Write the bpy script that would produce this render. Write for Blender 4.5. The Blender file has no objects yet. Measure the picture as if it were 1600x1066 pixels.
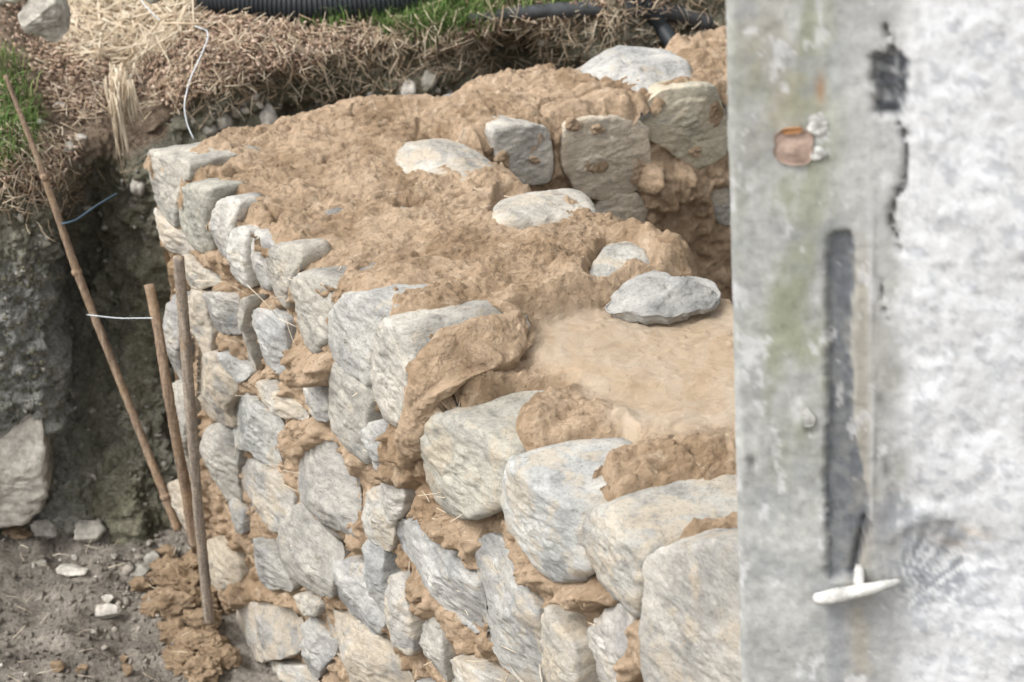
import bpy, math, random
import numpy as np
from mathutils import Vector, Matrix
rnd = random.Random(7)
R = math.radians
scene = bpy.context.scene
col = scene.collection

# ------------------------------------------------------------------ camera, sky, sun, exposure
H = 1.86; F = 3000.0; PITCH = R(28)
CT, ST = math.cos(PITCH), math.sin(PITCH)
cam_d = bpy.data.cameras.new("camera"); cam = bpy.data.objects.new("camera", cam_d); col.objects.link(cam)
cam.location = (0, 0, H); cam.rotation_euler = (math.pi / 2 - PITCH, 0, 0)
cam_d.sensor_width = 36; cam_d.lens = 36 * F / 1600; cam_d.clip_start = 0.05; cam_d.clip_end = 300
cam_d.dof.use_dof = True; cam_d.dof.focus_distance = 4.0; cam_d.dof.aperture_fstop = 4.5
scene.camera = cam
SUN_EL, SUN_AZ = R(52), R(-118)      # azimuth measured from +y (camera forward), clockwise
world = bpy.data.worlds.new("World"); scene.world = world; world.use_nodes = True
wn = world.node_tree; bg = wn.nodes["Background"]
sky = wn.nodes.new("ShaderNodeTexSky"); sky.sky_type = 'NISHITA'; sky.sun_disc = False
sky.sun_elevation = SUN_EL; sky.sun_rotation = SUN_AZ
sky.air_density = 1.0; sky.dust_density = 4.0; sky.ozone_density = 1.0
hs = wn.nodes.new("ShaderNodeHueSaturation"); hs.inputs["Saturation"].default_value = 0.10
wn.links.new(sky.outputs[0], hs.inputs["Color"]); wn.links.new(hs.outputs[0], bg.inputs[0])
bg.inputs[1].default_value = 0.15
sun_d = bpy.data.lights.new("sun", 'SUN'); sun = bpy.data.objects.new("sun", sun_d); col.objects.link(sun)
sun_d.energy = 1.0; sun_d.angle = R(16); sun_d.color = (1.0, 0.975, 0.94)
sd = Vector((math.sin(SUN_AZ) * math.cos(SUN_EL), math.cos(SUN_AZ) * math.cos(SUN_EL), math.sin(SUN_EL)))
sun.rotation_euler = sd.to_track_quat('Z', 'Y').to_euler(); sun.location = (-4, -3, 8)
scene.view_settings.view_transform = 'Standard'; scene.view_settings.look = 'None'
scene.view_settings.exposure = 0.82; scene.view_settings.gamma = 1.0
scene.view_settings.use_curve_mapping = False
scene.cycles.use_denoising = True
scene.cycles.max_bounces = 6

# ------------------------------------------------------------------ numpy helpers
_p = np.random.RandomState(3).permutation(256); PERM = np.concatenate([_p, _p, _p])
_g = np.random.RandomState(5).normal(size=(256, 3)); GRAD = _g / np.linalg.norm(_g, axis=1)[:, None]
def perlin(P):
    P = np.asarray(P, float); I = np.floor(P).astype(np.int64); f = P - I; I &= 255
    u = f * f * f * (f * (f * 6 - 15) + 10); out = 0
    for dx in (0, 1):
        wx = u[..., 0] if dx else 1 - u[..., 0]
        for dy in (0, 1):
            wy = u[..., 1] if dy else 1 - u[..., 1]
            for dz in (0, 1):
                wz = u[..., 2] if dz else 1 - u[..., 2]
                h = PERM[PERM[PERM[(I[..., 0] + dx)] + I[..., 1] + dy] + I[..., 2] + dz] & 255
                g = GRAD[h]
                d = g[..., 0] * (f[..., 0] - dx) + g[..., 1] * (f[..., 1] - dy) + g[..., 2] * (f[..., 2] - dz)
                out = out + wx * wy * wz * d
    return out * 1.5
def fbm(P, sc, oc=4, gain=0.5, seed=0):
    P = np.asarray(P, float) * sc + seed * 17.31; a = 1; s = 0
    for _ in range(oc):
        s = s + a * perlin(P); P = P * 2.03 + 5.7; a *= gain
    return s
def billow(P, sc, oc=3, gain=0.5, seed=0):      # rounded lumps parted by sharp creases
    P = np.asarray(P, float) * sc + seed * 11.7; a = 1; s = 0
    for _ in range(oc):
        s = s + a * (np.abs(perlin(P)) * 2 - 0.45); P = P * 2.11 + 3.3; a *= gain
    return s
def sstep(a, b, x):
    t = np.clip((x - a) / (b - a), 0, 1); return t * t * (3 - 2 * t)
def poly_sd(px, py, poly):                      # signed distance, negative inside
    poly = np.asarray(poly, float); d = np.full(np.shape(px), 1e18); s = np.zeros(np.shape(px), bool)
    n = len(poly)
    for i in range(n):
        a = poly[i]; b = poly[(i + 1) % n]; e = b - a
        wx = px - a[0]; wy = py - a[1]
        t = np.clip((wx * e[0] + wy * e[1]) / (e @ e + 1e-12), 0, 1)
        d = np.minimum(d, (wx - t * e[0]) ** 2 + (wy - t * e[1]) ** 2)
        c = ((a[1] <= py) != (b[1] <= py))
        xx = a[0] + (py - a[1]) * e[0] / (e[1] if abs(e[1]) > 1e-9 else 1e-9)
        s ^= c & (px < xx)
    d = np.sqrt(d); return np.where(s, -d, d)
def line_d(px, py, pts):                        # distance to a polyline
    d = np.full(np.shape(px), 1e18)
    for a, b in zip(pts[:-1], pts[1:]):
        a = np.array(a, float); b = np.array(b, float); e = b - a
        t = np.clip(((px - a[0]) * e[0] + (py - a[1]) * e[1]) / (e @ e), 0, 1)
        d = np.minimum(d, (px - a[0] - t * e[0]) ** 2 + (py - a[1] - t * e[1]) ** 2)
    return np.sqrt(d)
def lin(r, g, b): return tuple(((c / 255) / 12.92 if c < 10 else (((c / 255) + .055) / 1.055) ** 2.4) for c in (r, g, b))

# measuring the site: where a sight line of the survey view meets a plane
def ray(px, py):
    a = (px - 800) / F; b = (533 - py) / F
    return np.array([a, CT + b * ST, -ST + b * CT])
CAM = np.array([0, 0, H])
def on_plane(px, py, o, n):
    d = ray(px, py); t = ((np.asarray(o) - CAM) @ n) / (d @ n); return CAM + d * t
def on_z(px, py, z=0.0): return on_plane(px, py, (0, 0, z), np.array([0, 0, 1.0]))
def at_y(px, py, y): return on_plane(px, py, (0, y, 0), np.array([0, 1.0, 0]))
def x_at(px, y, z): return (px - 800) / F * (y * CT + (H - z) * ST)
def project(P):
    P = np.asarray(P, float); x = P[..., 0]; y = P[..., 1]; z = P[..., 2] - H
    zc = y * CT - z * ST; yc = y * ST + z * CT
    return 800 + F * x / zc, 533 - F * yc / zc

# ------------------------------------------------------------------ object helpers
def resample(C, axis, n, w=None):
    m = C.shape[axis]; L = np.arange(m) if w is None else w; t = np.linspace(L[0], L[-1], n)
    k = np.clip(np.searchsorted(L, t, side='right') - 1, 0, m - 2); f_ = (t - L[k]) / (L[k + 1] - L[k])
    g = lambda i: np.take(C, np.clip(i, 0, m - 1), axis)
    sh = [1] * C.ndim; sh[axis] = n; f_ = f_.reshape(sh)
    p0, p1, p2, p3 = g(k - 1), g(k), g(k + 1), g(k + 2)
    m1 = (p2 - p0) * .42; m2 = (p3 - p1) * .42
    return (2 * f_**3 - 3 * f_**2 + 1) * p1 + (f_**3 - 2 * f_**2 + f_) * m1 + (-2 * f_**3 + 3 * f_**2) * p2 + (f_**3 - f_**2) * m2
def mesh(name, V, faces, mat, parent=None, smooth=True, attrs=None, origin=None, colour=None):
    V = np.asarray(V, np.float32)
    if origin is not None: V = V - np.asarray(origin, np.float32)
    me = bpy.data.meshes.new(name)
    if isinstance(faces, np.ndarray):
        k = faces.shape[1]; nf = len(faces)
        me.vertices.add(len(V)); me.vertices.foreach_set("co", V.ravel())
        me.loops.add(nf * k); me.loops.foreach_set("vertex_index", faces.astype(np.int32).ravel())
        me.polygons.add(nf); me.polygons.foreach_set("loop_start", np.arange(0, nf * k, k, dtype=np.int32))
        me.update(calc_edges=True)
    else:
        me.from_pydata(V.tolist(), [], faces)
    if smooth: me.polygons.foreach_set("use_smooth", np.ones(len(me.polygons), bool))
    if attrs:
        for k, v in attrs.items():
            v = np.asarray(v, np.float32)
            if v.ndim == 1:
                a = me.attributes.new(k, 'FLOAT', 'POINT'); a.data.foreach_set("value", v)
            else:
                a = me.attributes.new(k, 'FLOAT_COLOR', 'POINT')
                a.data.foreach_set("color", np.concatenate([v, np.ones((len(v), 1), np.float32)], 1).ravel())
    me.materials.append(mat); me.validate(); me.update()
    o = bpy.data.objects.new(name, me); col.objects.link(o)
    if origin is not None: o.location = origin
    if parent is not None:
        o.parent = parent
        o.location = Vector(o.location) - parent.location
    if colour is not None: o.color = colour
    return o
def tag(o, label=None, cat=None, group=None, kind=None):
    for k, v in (("label", label), ("category", cat), ("group", group), ("kind", kind)):
        if v: o[k] = v
    return o
def empty(name, loc):
    o = bpy.data.objects.new(name, None); o.location = loc; o.empty_display_size = .1; col.objects.link(o); return o
def grid_faces(nu, nv, closed_u=False, keep=None):
    i = np.arange(nu if closed_u else nu - 1)[:, None]; j = np.arange(nv - 1)[None, :]
    a = i * nv + j; b = ((i + 1) % nu) * nv + j
    f = np.stack([a, b, b + 1, a + 1], -1).reshape(-1, 4)
    if keep is not None: f = f[keep[f].all(1)]
    return f
def compact(V, f, attrs=None):
    used = np.unique(f); m = np.full(len(V), -1); m[used] = np.arange(len(used))
    return V[used], m[f], {k: v[used] for k, v in (attrs or {}).items()}
def grid_normals(V, nu, nv):
    G = V.reshape(nu, nv, 3); du = np.gradient(G, axis=0); dv = np.gradient(G, axis=1)
    n = np.cross(du, dv); n /= np.linalg.norm(n, axis=-1, keepdims=True) + 1e-12
    return n.reshape(-1, 3)
def tube(pts, rad, n=10, step=None, noise=0.0, seed=0, wave=None, caps=True):
    P = np.asarray(pts, float); k = len(P)
    rad = np.full(k, rad, float) if np.isscalar(rad) else np.asarray(rad, float)
    L = np.concatenate([[0], np.cumsum(np.linalg.norm(np.diff(P, axis=0), axis=1))])
    m = max(2, int(L[-1] / (step or L[-1] / (k - 1))) + 1); t = np.linspace(0, L[-1], m)
    # Catmull-Rom style smoothing through the points
    Q = np.stack([np.interp(t, L, P[:, c]) for c in range(3)], 1); r = np.interp(t, L, rad)
    if k > 2 and m > 8:
        w = max(1, int(m / k / 2)); ker = np.hanning(2 * w + 3)[1:-1]; ker /= ker.sum()
        pad = len(ker) // 2
        for c in range(3):
            e = np.concatenate([2 * Q[0, c] - Q[1:pad + 1, c][::-1], Q[:, c], 2 * Q[-1, c] - Q[-pad - 1:-1, c][::-1]])
            Q[:, c] = np.convolve(e, ker, 'valid')
    if wave: r = r + wave[0] * np.sin(t * 2 * math.pi / wave[1])
    T = np.gradient(Q, axis=0); T /= np.linalg.norm(T, axis=1, keepdims=True) + 1e-12
    up = np.array([0, 0, 1.0]) if abs(T[:, 2]).mean() < .8 else np.array([1.0, 0, 0])
    A = np.cross(T, up); A /= np.linalg.norm(A, axis=1, keepdims=True) + 1e-12; B = np.cross(A, T)
    th = np.linspace(0, 2 * math.pi, n, endpoint=False)
    V = Q[:, None] + r[:, None, None] * (np.cos(th)[None, :, None] * A[:, None] + np.sin(th)[None, :, None] * B[:, None])
    V = V.reshape(-1, 3)
    if noise:
        C = np.repeat(Q, n, 0); d = V - C
        V = C + d * (1 + noise * fbm(V, 60, 3, seed=seed))[:, None]
    i = np.arange(m - 1)[:, None]; j = np.arange(n)[None]
    f = np.stack([i * n + j, i * n + (j + 1) % n, (i + 1) * n + (j + 1) % n, (i + 1) * n + j], -1).reshape(-1, 4)
    if caps:
        V = np.concatenate([V, Q[:1], Q[-1:]]); c0 = m * n; c1 = c0 + 1
        j = np.arange(n); z = np.zeros(n, int)
        f = np.concatenate([f, np.stack([z + c0, (j + 1) % n, j, j], 1)[:, [0, 1, 2, 2]],
                            np.stack([z + c1, (m - 1) * n + j, (m - 1) * n + (j + 1) % n, (m - 1) * n + (j + 1) % n], 1)])
    return V, f
def fix_quads(f):
    return [tuple(dict.fromkeys(q)) for q in f.tolist()]
def join(parts):
    Vs = []; Fs = []; o = 0
    for V, f in parts:
        Vs.append(V); Fs.append(f + o); o += len(V)
    return np.concatenate(Vs), np.concatenate(Fs)

# ------------------------------------------------------------------ materials
class NT:
    def __init__(s, name, rough=.9, spec=.2):
        s.m = bpy.data.materials.new(name); s.m.use_nodes = True; s.t = s.m.node_tree
        s.b = s.t.nodes["Principled BSDF"]; s.b.inputs["Roughness"].default_value = rough
        s.b.inputs["Specular IOR Level"].default_value = spec
    def n(s, typ, **k):
        o = s.t.nodes.new(typ)
        for a, b in k.items(): setattr(o, a, b)
        return o
    def l(s, a, b): s.t.links.new(a, b)
    def coord(s, scale=(1, 1, 1), rot=(0, 0, 0), rand=False):
        tc = s.n("ShaderNodeTexCoord"); mp = s.n("ShaderNodeMapping")
        mp.inputs["Scale"].default_value = scale; mp.inputs["Rotation"].default_value = rot
        s.l(tc.outputs["Object"], mp.inputs["Vector"])
        if rand:
            oi = s.n("ShaderNodeObjectInfo"); mu = s.n("ShaderNodeMath", operation='MULTIPLY'); mu.inputs[1].default_value = 37.0
            s.l(oi.outputs["Random"], mu.inputs[0]); s.l(mu.outputs[0], mp.inputs["Location"]); s.l(mu.outputs[0], mp.inputs["Rotation"])
        return mp.outputs[0]
    def noise(s, vec, scale, detail=6, rough=.6, dist=0):
        o = s.n("ShaderNodeTexNoise"); o.inputs["Scale"].default_value = scale; o.inputs["Detail"].default_value = detail
        o.inputs["Roughness"].default_value = rough; o.inputs["Distortion"].default_value = dist
        s.l(vec, o.inputs["Vector"]); return o.outputs["Fac"]
    def voro(s, vec, scale, out="Distance", feature='F1'):
        o = s.n("ShaderNodeTexVoronoi", feature=feature); o.inputs["Scale"].default_value = scale
        s.l(vec, o.inputs["Vector"]); return o.outputs[out]
    def ramp(s, fac, stops):
        o = s.n("ShaderNodeValToRGB"); e = o.color_ramp.elements
        while len(e) < len(stops): e.new(.5)
        for el, (p, c) in zip(e, stops):
            el.position = p; el.color = (c, c, c, 1) if not hasattr(c, '__len__') else tuple(c) + (1,)
        s.l(fac, o.inputs[0]); return o.outputs[0]
    def mix(s, fac, a, b, mode='MIX'):
        o = s.n("ShaderNodeMix", data_type='RGBA', blend_type=mode)
        for v, i in ((fac, 0), (a, 6), (b, 7)):
            if hasattr(v, 'links') or hasattr(v, 'is_linked'): s.l(v, o.inputs[i])
            elif i == 0: o.inputs[0].default_value = v
            else: o.inputs[i].default_value = tuple(v) + (1,)
        return o.outputs[2]
    def math(s, op, a, b=0.0, clamp=False):
        o = s.n("ShaderNodeMath", operation=op, use_clamp=clamp)
        for i, v in enumerate((a, b)):
            if hasattr(v, 'is_linked'): s.l(v, o.inputs[i])
            else: o.inputs[i].default_value = v
        return o.outputs[0]
    def attr(s, name, out="Fac"):
        o = s.n("ShaderNodeAttribute", attribute_name=name); return o.outputs[out]
    def bump(s, h, strength, dist, prev=None):
        o = s.n("ShaderNodeBump"); o.inputs["Strength"].default_value = strength; o.inputs["Distance"].default_value = dist
        s.l(h, o.inputs["Height"])
        if prev: s.l(prev, o.inputs["Normal"])
        return o.outputs[0]
    def done(s, colour=None, normal=None):
        if colour is not None:
            if hasattr(colour, 'is_linked'): s.l(colour, s.b.inputs["Base Color"])
            else: s.b.inputs["Base Color"].default_value = tuple(colour) + (1,)
        if normal is not None: s.l(normal, s.b.inputs["Normal"])
        return s.m

CLAY_DRY = (0.56, 0.415, 0.285); CLAY_WET = (0.41, 0.29, 0.185)
def mat_stone():
    s = NT("fieldstone", .85, .25); v = s.coord(rand=True); vs = s.coord((1, 1, 2.3), (0.5, .3, .2), rand=True)
    oi = s.n("ShaderNodeObjectInfo")
    big = s.noise(v, 7, 5, .6, .4); med = s.noise(vs, 24, 7, .7, .3); fine = s.noise(vs, 95, 6, .75)
    c = s.ramp(big, [(.30, (.265, .26, .25)), (.48, (.42, .407, .378)), (.66, (.55, .525, .475))])
    c = s.mix(1.0, c, s.ramp(med, [(.28, .45), (.44, .88), (.6, 1.05), (.8, 1.3)]), 'MULTIPLY')
    c = s.mix(1.0, c, s.ramp(fine, [(.3, .68), (.5, 1.0), (.75, 1.12)]), 'MULTIPLY')
    c = s.mix(1.0, c, oi.outputs["Color"], 'MULTIPLY')
    # dark bluish or greenish mineral patches
    dk = s.ramp(s.noise(v, 11, 6, .65, 1.2), [(.64, 0.0), (.72, .75)])
    c = s.mix(dk, c, (.20, .22, .225))
    # thin film of clay slurry left by hands and trowel
    fm = s.noise(v, 13, 7, .62, .6); a = s.math('ADD', fm, s.math('MULTIPLY', oi.outputs["Alpha"], .42))
    film = s.ramp(a, [(.66, 0.0), (.75, .62), (.9, .8)])
    film = s.mix(1.0, film, s.ramp(fine, [(.3, .45), (.6, 1.0)]), 'MULTIPLY')
    fc = s.mix(s.noise(v, 30, 4, .6), (.53, .43, .30), (.54, .47, .37))
    c = s.mix(film, c, fc)
    nb = s.bump(s.noise(vs, 34, 8, .68, .4), .6, .008)
    nb = s.bump(fine, .6, .003, nb); nb = s.bump(film, .35, .003, nb)
    sp = s.ramp(s.noise(v, 150, 3, .6), [(.60, 0.0), (.66, .5)])
    c = s.mix(sp, c, (.16, .165, .17))
    return s.done(c, nb)
def mat_clay(name="clay_mortar", dry=CLAY_DRY, wet=CLAY_WET):
    s = NT(name, .92, .15); v = s.coord(); vt = s.coord((1, .55, 1.6), (0, 0, R(30)))
    a = s.noise(v, 5, 5, .6, .5); b = s.noise(v, 40, 6, .65)
    c = s.mix(s.ramp(a, [(.40, 0.0), (.56, 1.0)]), wet, dry)
    c = s.mix(s.ramp(s.noise(v, 8.5, 8, .72, 1.4), [(.55, 0.0), (.66, .7)]), c, tuple(q * .72 for q in wet))
    c = s.mix(1.0, c, s.ramp(b, [(.3, .80), (.5, 1.0), (.72, 1.14)]), 'MULTIPLY')
    c = s.mix(s.ramp(s.noise(v, 17, 6, .7, 1.), [(.56, 0.0), (.68, .7)]), c, (.72, .58, .43))
    sl = s.attr("slurry")
    c = s.mix(s.math('MULTIPLY', sl, .85), c, s.mix(s.ramp(s.noise(vt, 9, 7, .65, 1.5), [(.35, 0.0), (.6, 1.0)]), (.36, .272, .185), (.39, .325, .25)))
    inv = s.math('SUBTRACT', 1.0, s.math('MULTIPLY', sl, .85))
    rg = s.n("ShaderNodeTexNoise", noise_type='RIDGED_MULTIFRACTAL'); rg.inputs["Scale"].default_value = 26; rg.inputs["Detail"].default_value = 7
    rg.inputs["Roughness"].default_value = .62; s.l(vt, rg.inputs["Vector"])
    h1 = s.math('MULTIPLY', s.noise(v, 60, 9, .74, .5), inv)
    h2 = s.math('MULTIPLY', s.math('MINIMUM', rg.outputs["Fac"], 1.6), inv)
    pit = s.math('MULTIPLY', s.ramp(s.noise(v, 85, 4, .6), [(.30, 0.0), (.40, 1.0)]), inv)
    nb = s.bump(s.noise(vt, 22, 8, .6, .8), .4, .009)
    nb = s.bump(h2, .7, -.010, nb); nb = s.bump(h1, 1.0, .016, nb); nb = s.bump(pit, .8, .006, nb)
    return s.done(c, nb)
def mat_soil(name, c1, c2, c3, sc=6, bump=1.0):
    s = NT(name, .97, .1); v = s.coord()
    c = s.ramp(s.noise(v, sc, 8, .68, .4), [(.32, c1), (.5, c2), (.7, c3)])
    c = s.mix(1.0, c, s.ramp(s.noise(v, 60, 6, .75), [(.3, .55), (.5, 1.0), (.75, 1.5)]), 'MULTIPLY')
    nb = s.bump(s.noise(v, 30, 9, .75), bump, .03); nb = s.bump(s.voro(v, 90), .5, .006, nb)
    return s.done(c, nb)
def mat_bank():
    s = NT("bank_earth", .97, .1); v = s.coord(); vz = s.coord((1, 1, .45))
    face = s.ramp(s.noise(vz, 5, 8, .68, .5), [(.30, (.10, .09, .06)), (.45, (.25, .235, .165)), (.58, (.38, .36, .28)), (.75, (.5, .47, .40))])
    top = s.ramp(s.noise(v, 30, 7, .7), [(.32, (.13, .10, .07)), (.5, (.29, .22, .16)), (.68, (.45, .37, .29))])
    gr = s.attr("grey")
    face = s.mix(s.math('MULTIPLY', gr, .8), face, s.ramp(s.noise(v, 14, 8, .72), [(.3, (.24, .245, .235)), (.5, (.46, .465, .44)), (.72, (.62, .61, .58))]))
    c = s.mix(s.attr("top"), face, top)
    c = s.mix(1.0, c, s.ramp(s.noise(v, 75, 6, .75), [(.3, .5), (.5, 1.0), (.75, 1.5)]), 'MULTIPLY')
    nb = s.bump(s.noise(v, 26, 9, .75), 1.0, .035); nb = s.bump(s.voro(v, 100), .5, .006, nb)
    return s.done(c, nb)
def mat_fibre(name, stops, rough=.8, sc=3.0):
    s = NT(name, rough, .25)
    at = s.n("ShaderNodeAttribute", attribute_name="tone")
    return s.done(s.ramp(at.outputs["Fac"], stops), None)
def mat_wood(name, a, b, c3, ax=(30, 30, 2.5), patch=7):
    s = NT(name, .85, .2); v = s.coord(ax); vv = s.coord()
    c = s.ramp(s.noise(v, 3, 7, .7), [(.3, a), (.55, b), (.75, c3)])
    c = s.mix(s.ramp(s.noise(vv, patch, 5, .7), [(.52, 0.0), (.62, .7)]), c, (.34, .24, .15))
    c = s.mix(1.0, c, s.ramp(s.noise(vv, 120, 5, .7), [(.3, .6), (.6, 1.15)]), 'MULTIPLY')
    return s.done(c, s.bump(s.noise(vv, 80, 6, .7), .7, .004))
def mat_plain(name, c, rough=.6, spec=.4, var=.25):
    s = NT(name, rough, spec); v = s.coord()
    cc = s.mix(1.0, c, s.ramp(s.noise(v, 25, 6, .7), [(.3, 1 - var), (.7, 1 + var)]), 'MULTIPLY')
    return s.done(cc, s.bump(s.noise(v, 60, 5, .6), .3, .003))
def mat_plaster():
    s = NT("old_render", .9, .2); v = s.coord(); vz = s.coord((1, 1, .35))
    c = s.attr("stain", "Color")
    c = s.mix(1.0, c, s.ramp(s.noise(vz, 9, 8, .7, .3), [(.3, .84), (.5, 1.0), (.7, 1.10)]), 'MULTIPLY')
    c = s.mix(1.0, c, s.ramp(s.noise(v, 70, 6, .72), [(.28, .80), (.5, 1.0), (.75, 1.10)]), 'MULTIPLY')
    nb = s.bump(s.noise(v, 40, 9, .7), .4, .006); nb = s.bump(s.noise(vz, 14, 6, .6), .3, .01, nb)
    return s.done(c, nb)
M_STONE = mat_stone(); M_CLAY = mat_clay(); M_BANK = mat_bank()
M_CLOD = mat_clay("wet_clay_clod", (.46, .34, .225), (.31, .22, .14))
M_FLOOR = mat_soil("pit_floor_soil", (.19, .17, .145), (.33, .295, .25), (.46, .41, .35), 7)
M_SOILSTONE = mat_plain("dusty_rock", (.33, .31, .27), .95, .1, .5)
M_WHITESTONE = mat_plain("chalky_rock", (.46, .43, .38), .95, .1, .6)
M_STRAW = mat_fibre("straw", [(0, (.30, .21, .13)), (.45, (.56, .44, .31)), (1, (.74, .66, .52))])
M_CHIP = mat_fibre("bark_chips", [(0, (.17, .12, .085)), (.5, (.38, .265, .19)), (1, (.62, .50, .40))])
M_GRASS = mat_fibre("grass_blade", [(0, (.05, .10, .025)), (.55, (.14, .25, .06)), (1, (.42, .42, .20))])
M_PIPE = mat_plain("black_plastic", (.022, .026, .030), .45, .4, .2)
M_CANE = mat_wood("bamboo_cane", (.15, .105, .075), (.31, .225, .16), (.52, .43, .33))
M_STAKE = mat_wood("weathered_stake", (.12, .10, .09), (.30, .25, .20), (.52, .44, .35), patch=5)
M_STRING = mat_plain("string", (.62, .66, .68), .6, .3, .1)
M_BLUE = mat_plain("blue_twine", (.09, .14, .18), .8, .2, .1)
M_PLASTER = mat_plaster()
M_BRICK = mat_plain("brick_fragment", (.36, .27, .22), .95, .1, .5)
M_PEG = mat_plain("whitewashed_wood", (.46, .455, .43), .9, .15, .6)

# ------------------------------------------------------------------ frames of the wall
A = on_z(240, 235); B = on_z(1035, 860)
DU = (B - A); DU /= np.linalg.norm(DU)                 # along the near arm, towards the viewer
NO = np.array([DU[1], -DU[0], 0.0])                    # outward normal of its outer face
if NO[0] > 0: NO = -NO
FA = math.radians(30.0); DF = np.array([math.cos(FA), math.sin(FA), 0])   # along the far arm
Z = np.array([0, 0, 1.0]); W = 0.70
NI_in = np.array([DF[1], -DF[0], 0.0])                 # far arm: inner face looks back at the viewer
if NI_in[1] > 0: NI_in = -NI_in
def plane_face(): return (A, DU, Z, NO)
W2 = 0.37
A2 = A + NI_in * W2                                    # a point on the far arm's inner face
PL_OUT = (A, DU, Z, NO)
PL_IN = (A2, DF, Z, NI_in)
def PL_TOP(z=0.0): return (A + Z * z, DU, -NO, Z)      # u along arm, v across it
L_NEAR = 2.36; L_FAR = 2.6; BOT = -1.60
U9 = float((on_z(838, 505) - A) @ DU)                  # the step down of one course
print("A", A, "B", B, "DU", DU, "U9", U9)

STONES = []; TRACED = []
def to_plane(poly, pl):
    o, U, V, N = pl
    out = []
    for p in poly:
        q = on_plane(p[0], p[1], o, N) - o; out.append((q @ U, q @ V))
    return np.array(out)
def chaikin(P, k=2):
    for _ in range(k):
        Q = np.roll(P, -1, 0); P = np.stack([.83 * P + .17 * Q, .17 * P + .83 * Q], 1).reshape(-1, 2)
    return P
GROW = 1.08
def stone_mesh(uv, pl, depth, prot=.03, seed=0, rnd_r=.02, facet=.3, amp=.006, tilt=(0, 0), res=1.0, taper=.88, rough_sc=14, jit=1.0, grow=1.08):
    """a block whose outline lies in the plane (U,V) and whose body runs back along -N"""
    o, U, V, N = pl; rs = np.random.RandomState(seed)
    P = chaikin(uv, 1); P = np.stack([.9 * P + .1 * np.roll(P, -1, 0), .1 * P + .9 * np.roll(P, -1, 0)], 1).reshape(-1, 2)
    x, y = P[:, 0], P[:, 1]; x2, y2 = np.roll(x, -1), np.roll(y, -1); cr = x * y2 - x2 * y; ar = cr.sum() / 2
    c = np.array([((x + x2) * cr).sum(), ((y + y2) * cr).sum()]) / (6 * ar); size = math.sqrt(abs(ar))
    nt = int(np.clip(size * 620 * res, 36, 110))
    th = np.linspace(0, 2 * math.pi, nt, endpoint=False); r = np.zeros(nt)
    for i, t in enumerate(th):
        d = np.array([math.cos(t), math.sin(t)]); e = np.stack([x2 - x, y2 - y], 1); w = P - c
        den = d[0] * e[:, 1] - d[1] * e[:, 0]; den[np.abs(den) < 1e-12] = 1e-12
        tt = (w[:, 0] * e[:, 1] - w[:, 1] * e[:, 0]) / den; ss = (w[:, 0] * d[1] - w[:, 1] * d[0]) / den
        ok = (tt > 0) & (ss >= -1e-6) & (ss <= 1 + 1e-6); r[i] = tt[ok].max() * grow if ok.any() else size * .5
    r *= 1 + jit * .03 * perlin(np.stack([np.cos(th) * 2.6 + seed, np.sin(th) * 2.6, th * 0 + seed * .7], 1)) + jit * .022 * perlin(np.stack([np.cos(th) * 8 + seed, np.sin(th) * 8, th * 0], 1))
    rr = min(rnd_r, size * .3)
    nf = max(8, nt // 4); prof = [(k / nf, 0.0) for k in range(nf)]
    rho_in = max(.2, 1 - rr / size * 1.3)
    prof = [(rho_in * k / nf, 0.0) for k in range(nf)]
    na = 6
    for k in range(na + 1):
        a = k / na * math.pi / 2; prof.append((rho_in + (1 - rho_in) * math.sin(a), -rr * (1 - math.cos(a))))
    nb = max(5, int(depth / (2 * math.pi * size / nt) * .35))
    for k in range(1, nb + 1):
        q = k / nb; prof.append((1 - (1 - taper) * q * q, -rr - (depth - rr) * q))
    prof += [(taper * .6, -depth - .004), (0.02, -depth - .005)]
    prof = np.array(prof)
    q = np.stack([np.cos(th), np.sin(th)], 1)
    uvq = c + q[:, None, :] * r[:, None, None] * prof[None, :, 0:1]        # nt, np, 2
    w = np.repeat(prof[None, :, 1], nt, 0).copy()
    rel = (uvq - c) / size
    # chiselled front: the lowest of a few tilted planes
    hh = np.full(w.shape, 9.0)
    for k in range(6):
        an = rs.uniform(0, 6.28); sl = rs.uniform(.2, 1.0) * facet * size * .8; off = rs.uniform(.02, .26) * size * facet
        hh = np.minimum(hh, off - sl * (rel[..., 0] * math.cos(an) + rel[..., 1] * math.sin(an)))
    front = np.clip(1 + w / (rr * 2.5), 0, 1)
    w = w + prot + front * (np.minimum(hh, .05 * size + .02) - .01) - front * (tilt[0] * rel[..., 0] + tilt[1] * rel[..., 1]) * size
    w -= front * .035 * size * (np.sum(rel ** 2, -1))
    G = o + uvq[..., 0:1] * U + uvq[..., 1:2] * V + w[..., None] * N
    Vv = G.reshape(-1, 3); npz = len(prof)
    ctr = o + c[0] * U + c[1] * V - depth * .4 * N
    dirs = Vv - ctr; dirs /= np.linalg.norm(dirs, axis=1, keepdims=True) + 1e-9
    sq = Vv * np.array([1, 1, 1.8])
    d = amp * 1.3 * fbm(Vv, rough_sc * .5, 2, seed=seed + 3) + amp * .75 * fbm(sq, rough_sc * 2.2, 4, .55, seed=seed) - amp * .3 * np.maximum(0, billow(Vv, 22, 2, seed=seed + 9))
    Vv = Vv + dirs * d[:, None]
    f = grid_faces(nt, npz, True)
    # weld the poles
    return Vv, f, ctr
TINTS = [(1, 1, 1), (1.0, .99, .96), (.93, .95, .98), (1.03, .97, .92), (.97, 1.0, .97), (1.05, 1.04, 1.02)]
wall = empty("stone_wall", tuple(A + Z * BOT))
tag(wall, "unfinished rubble stone wall laid in wet brown clay, turning a corner in the pit", "wall")
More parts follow.
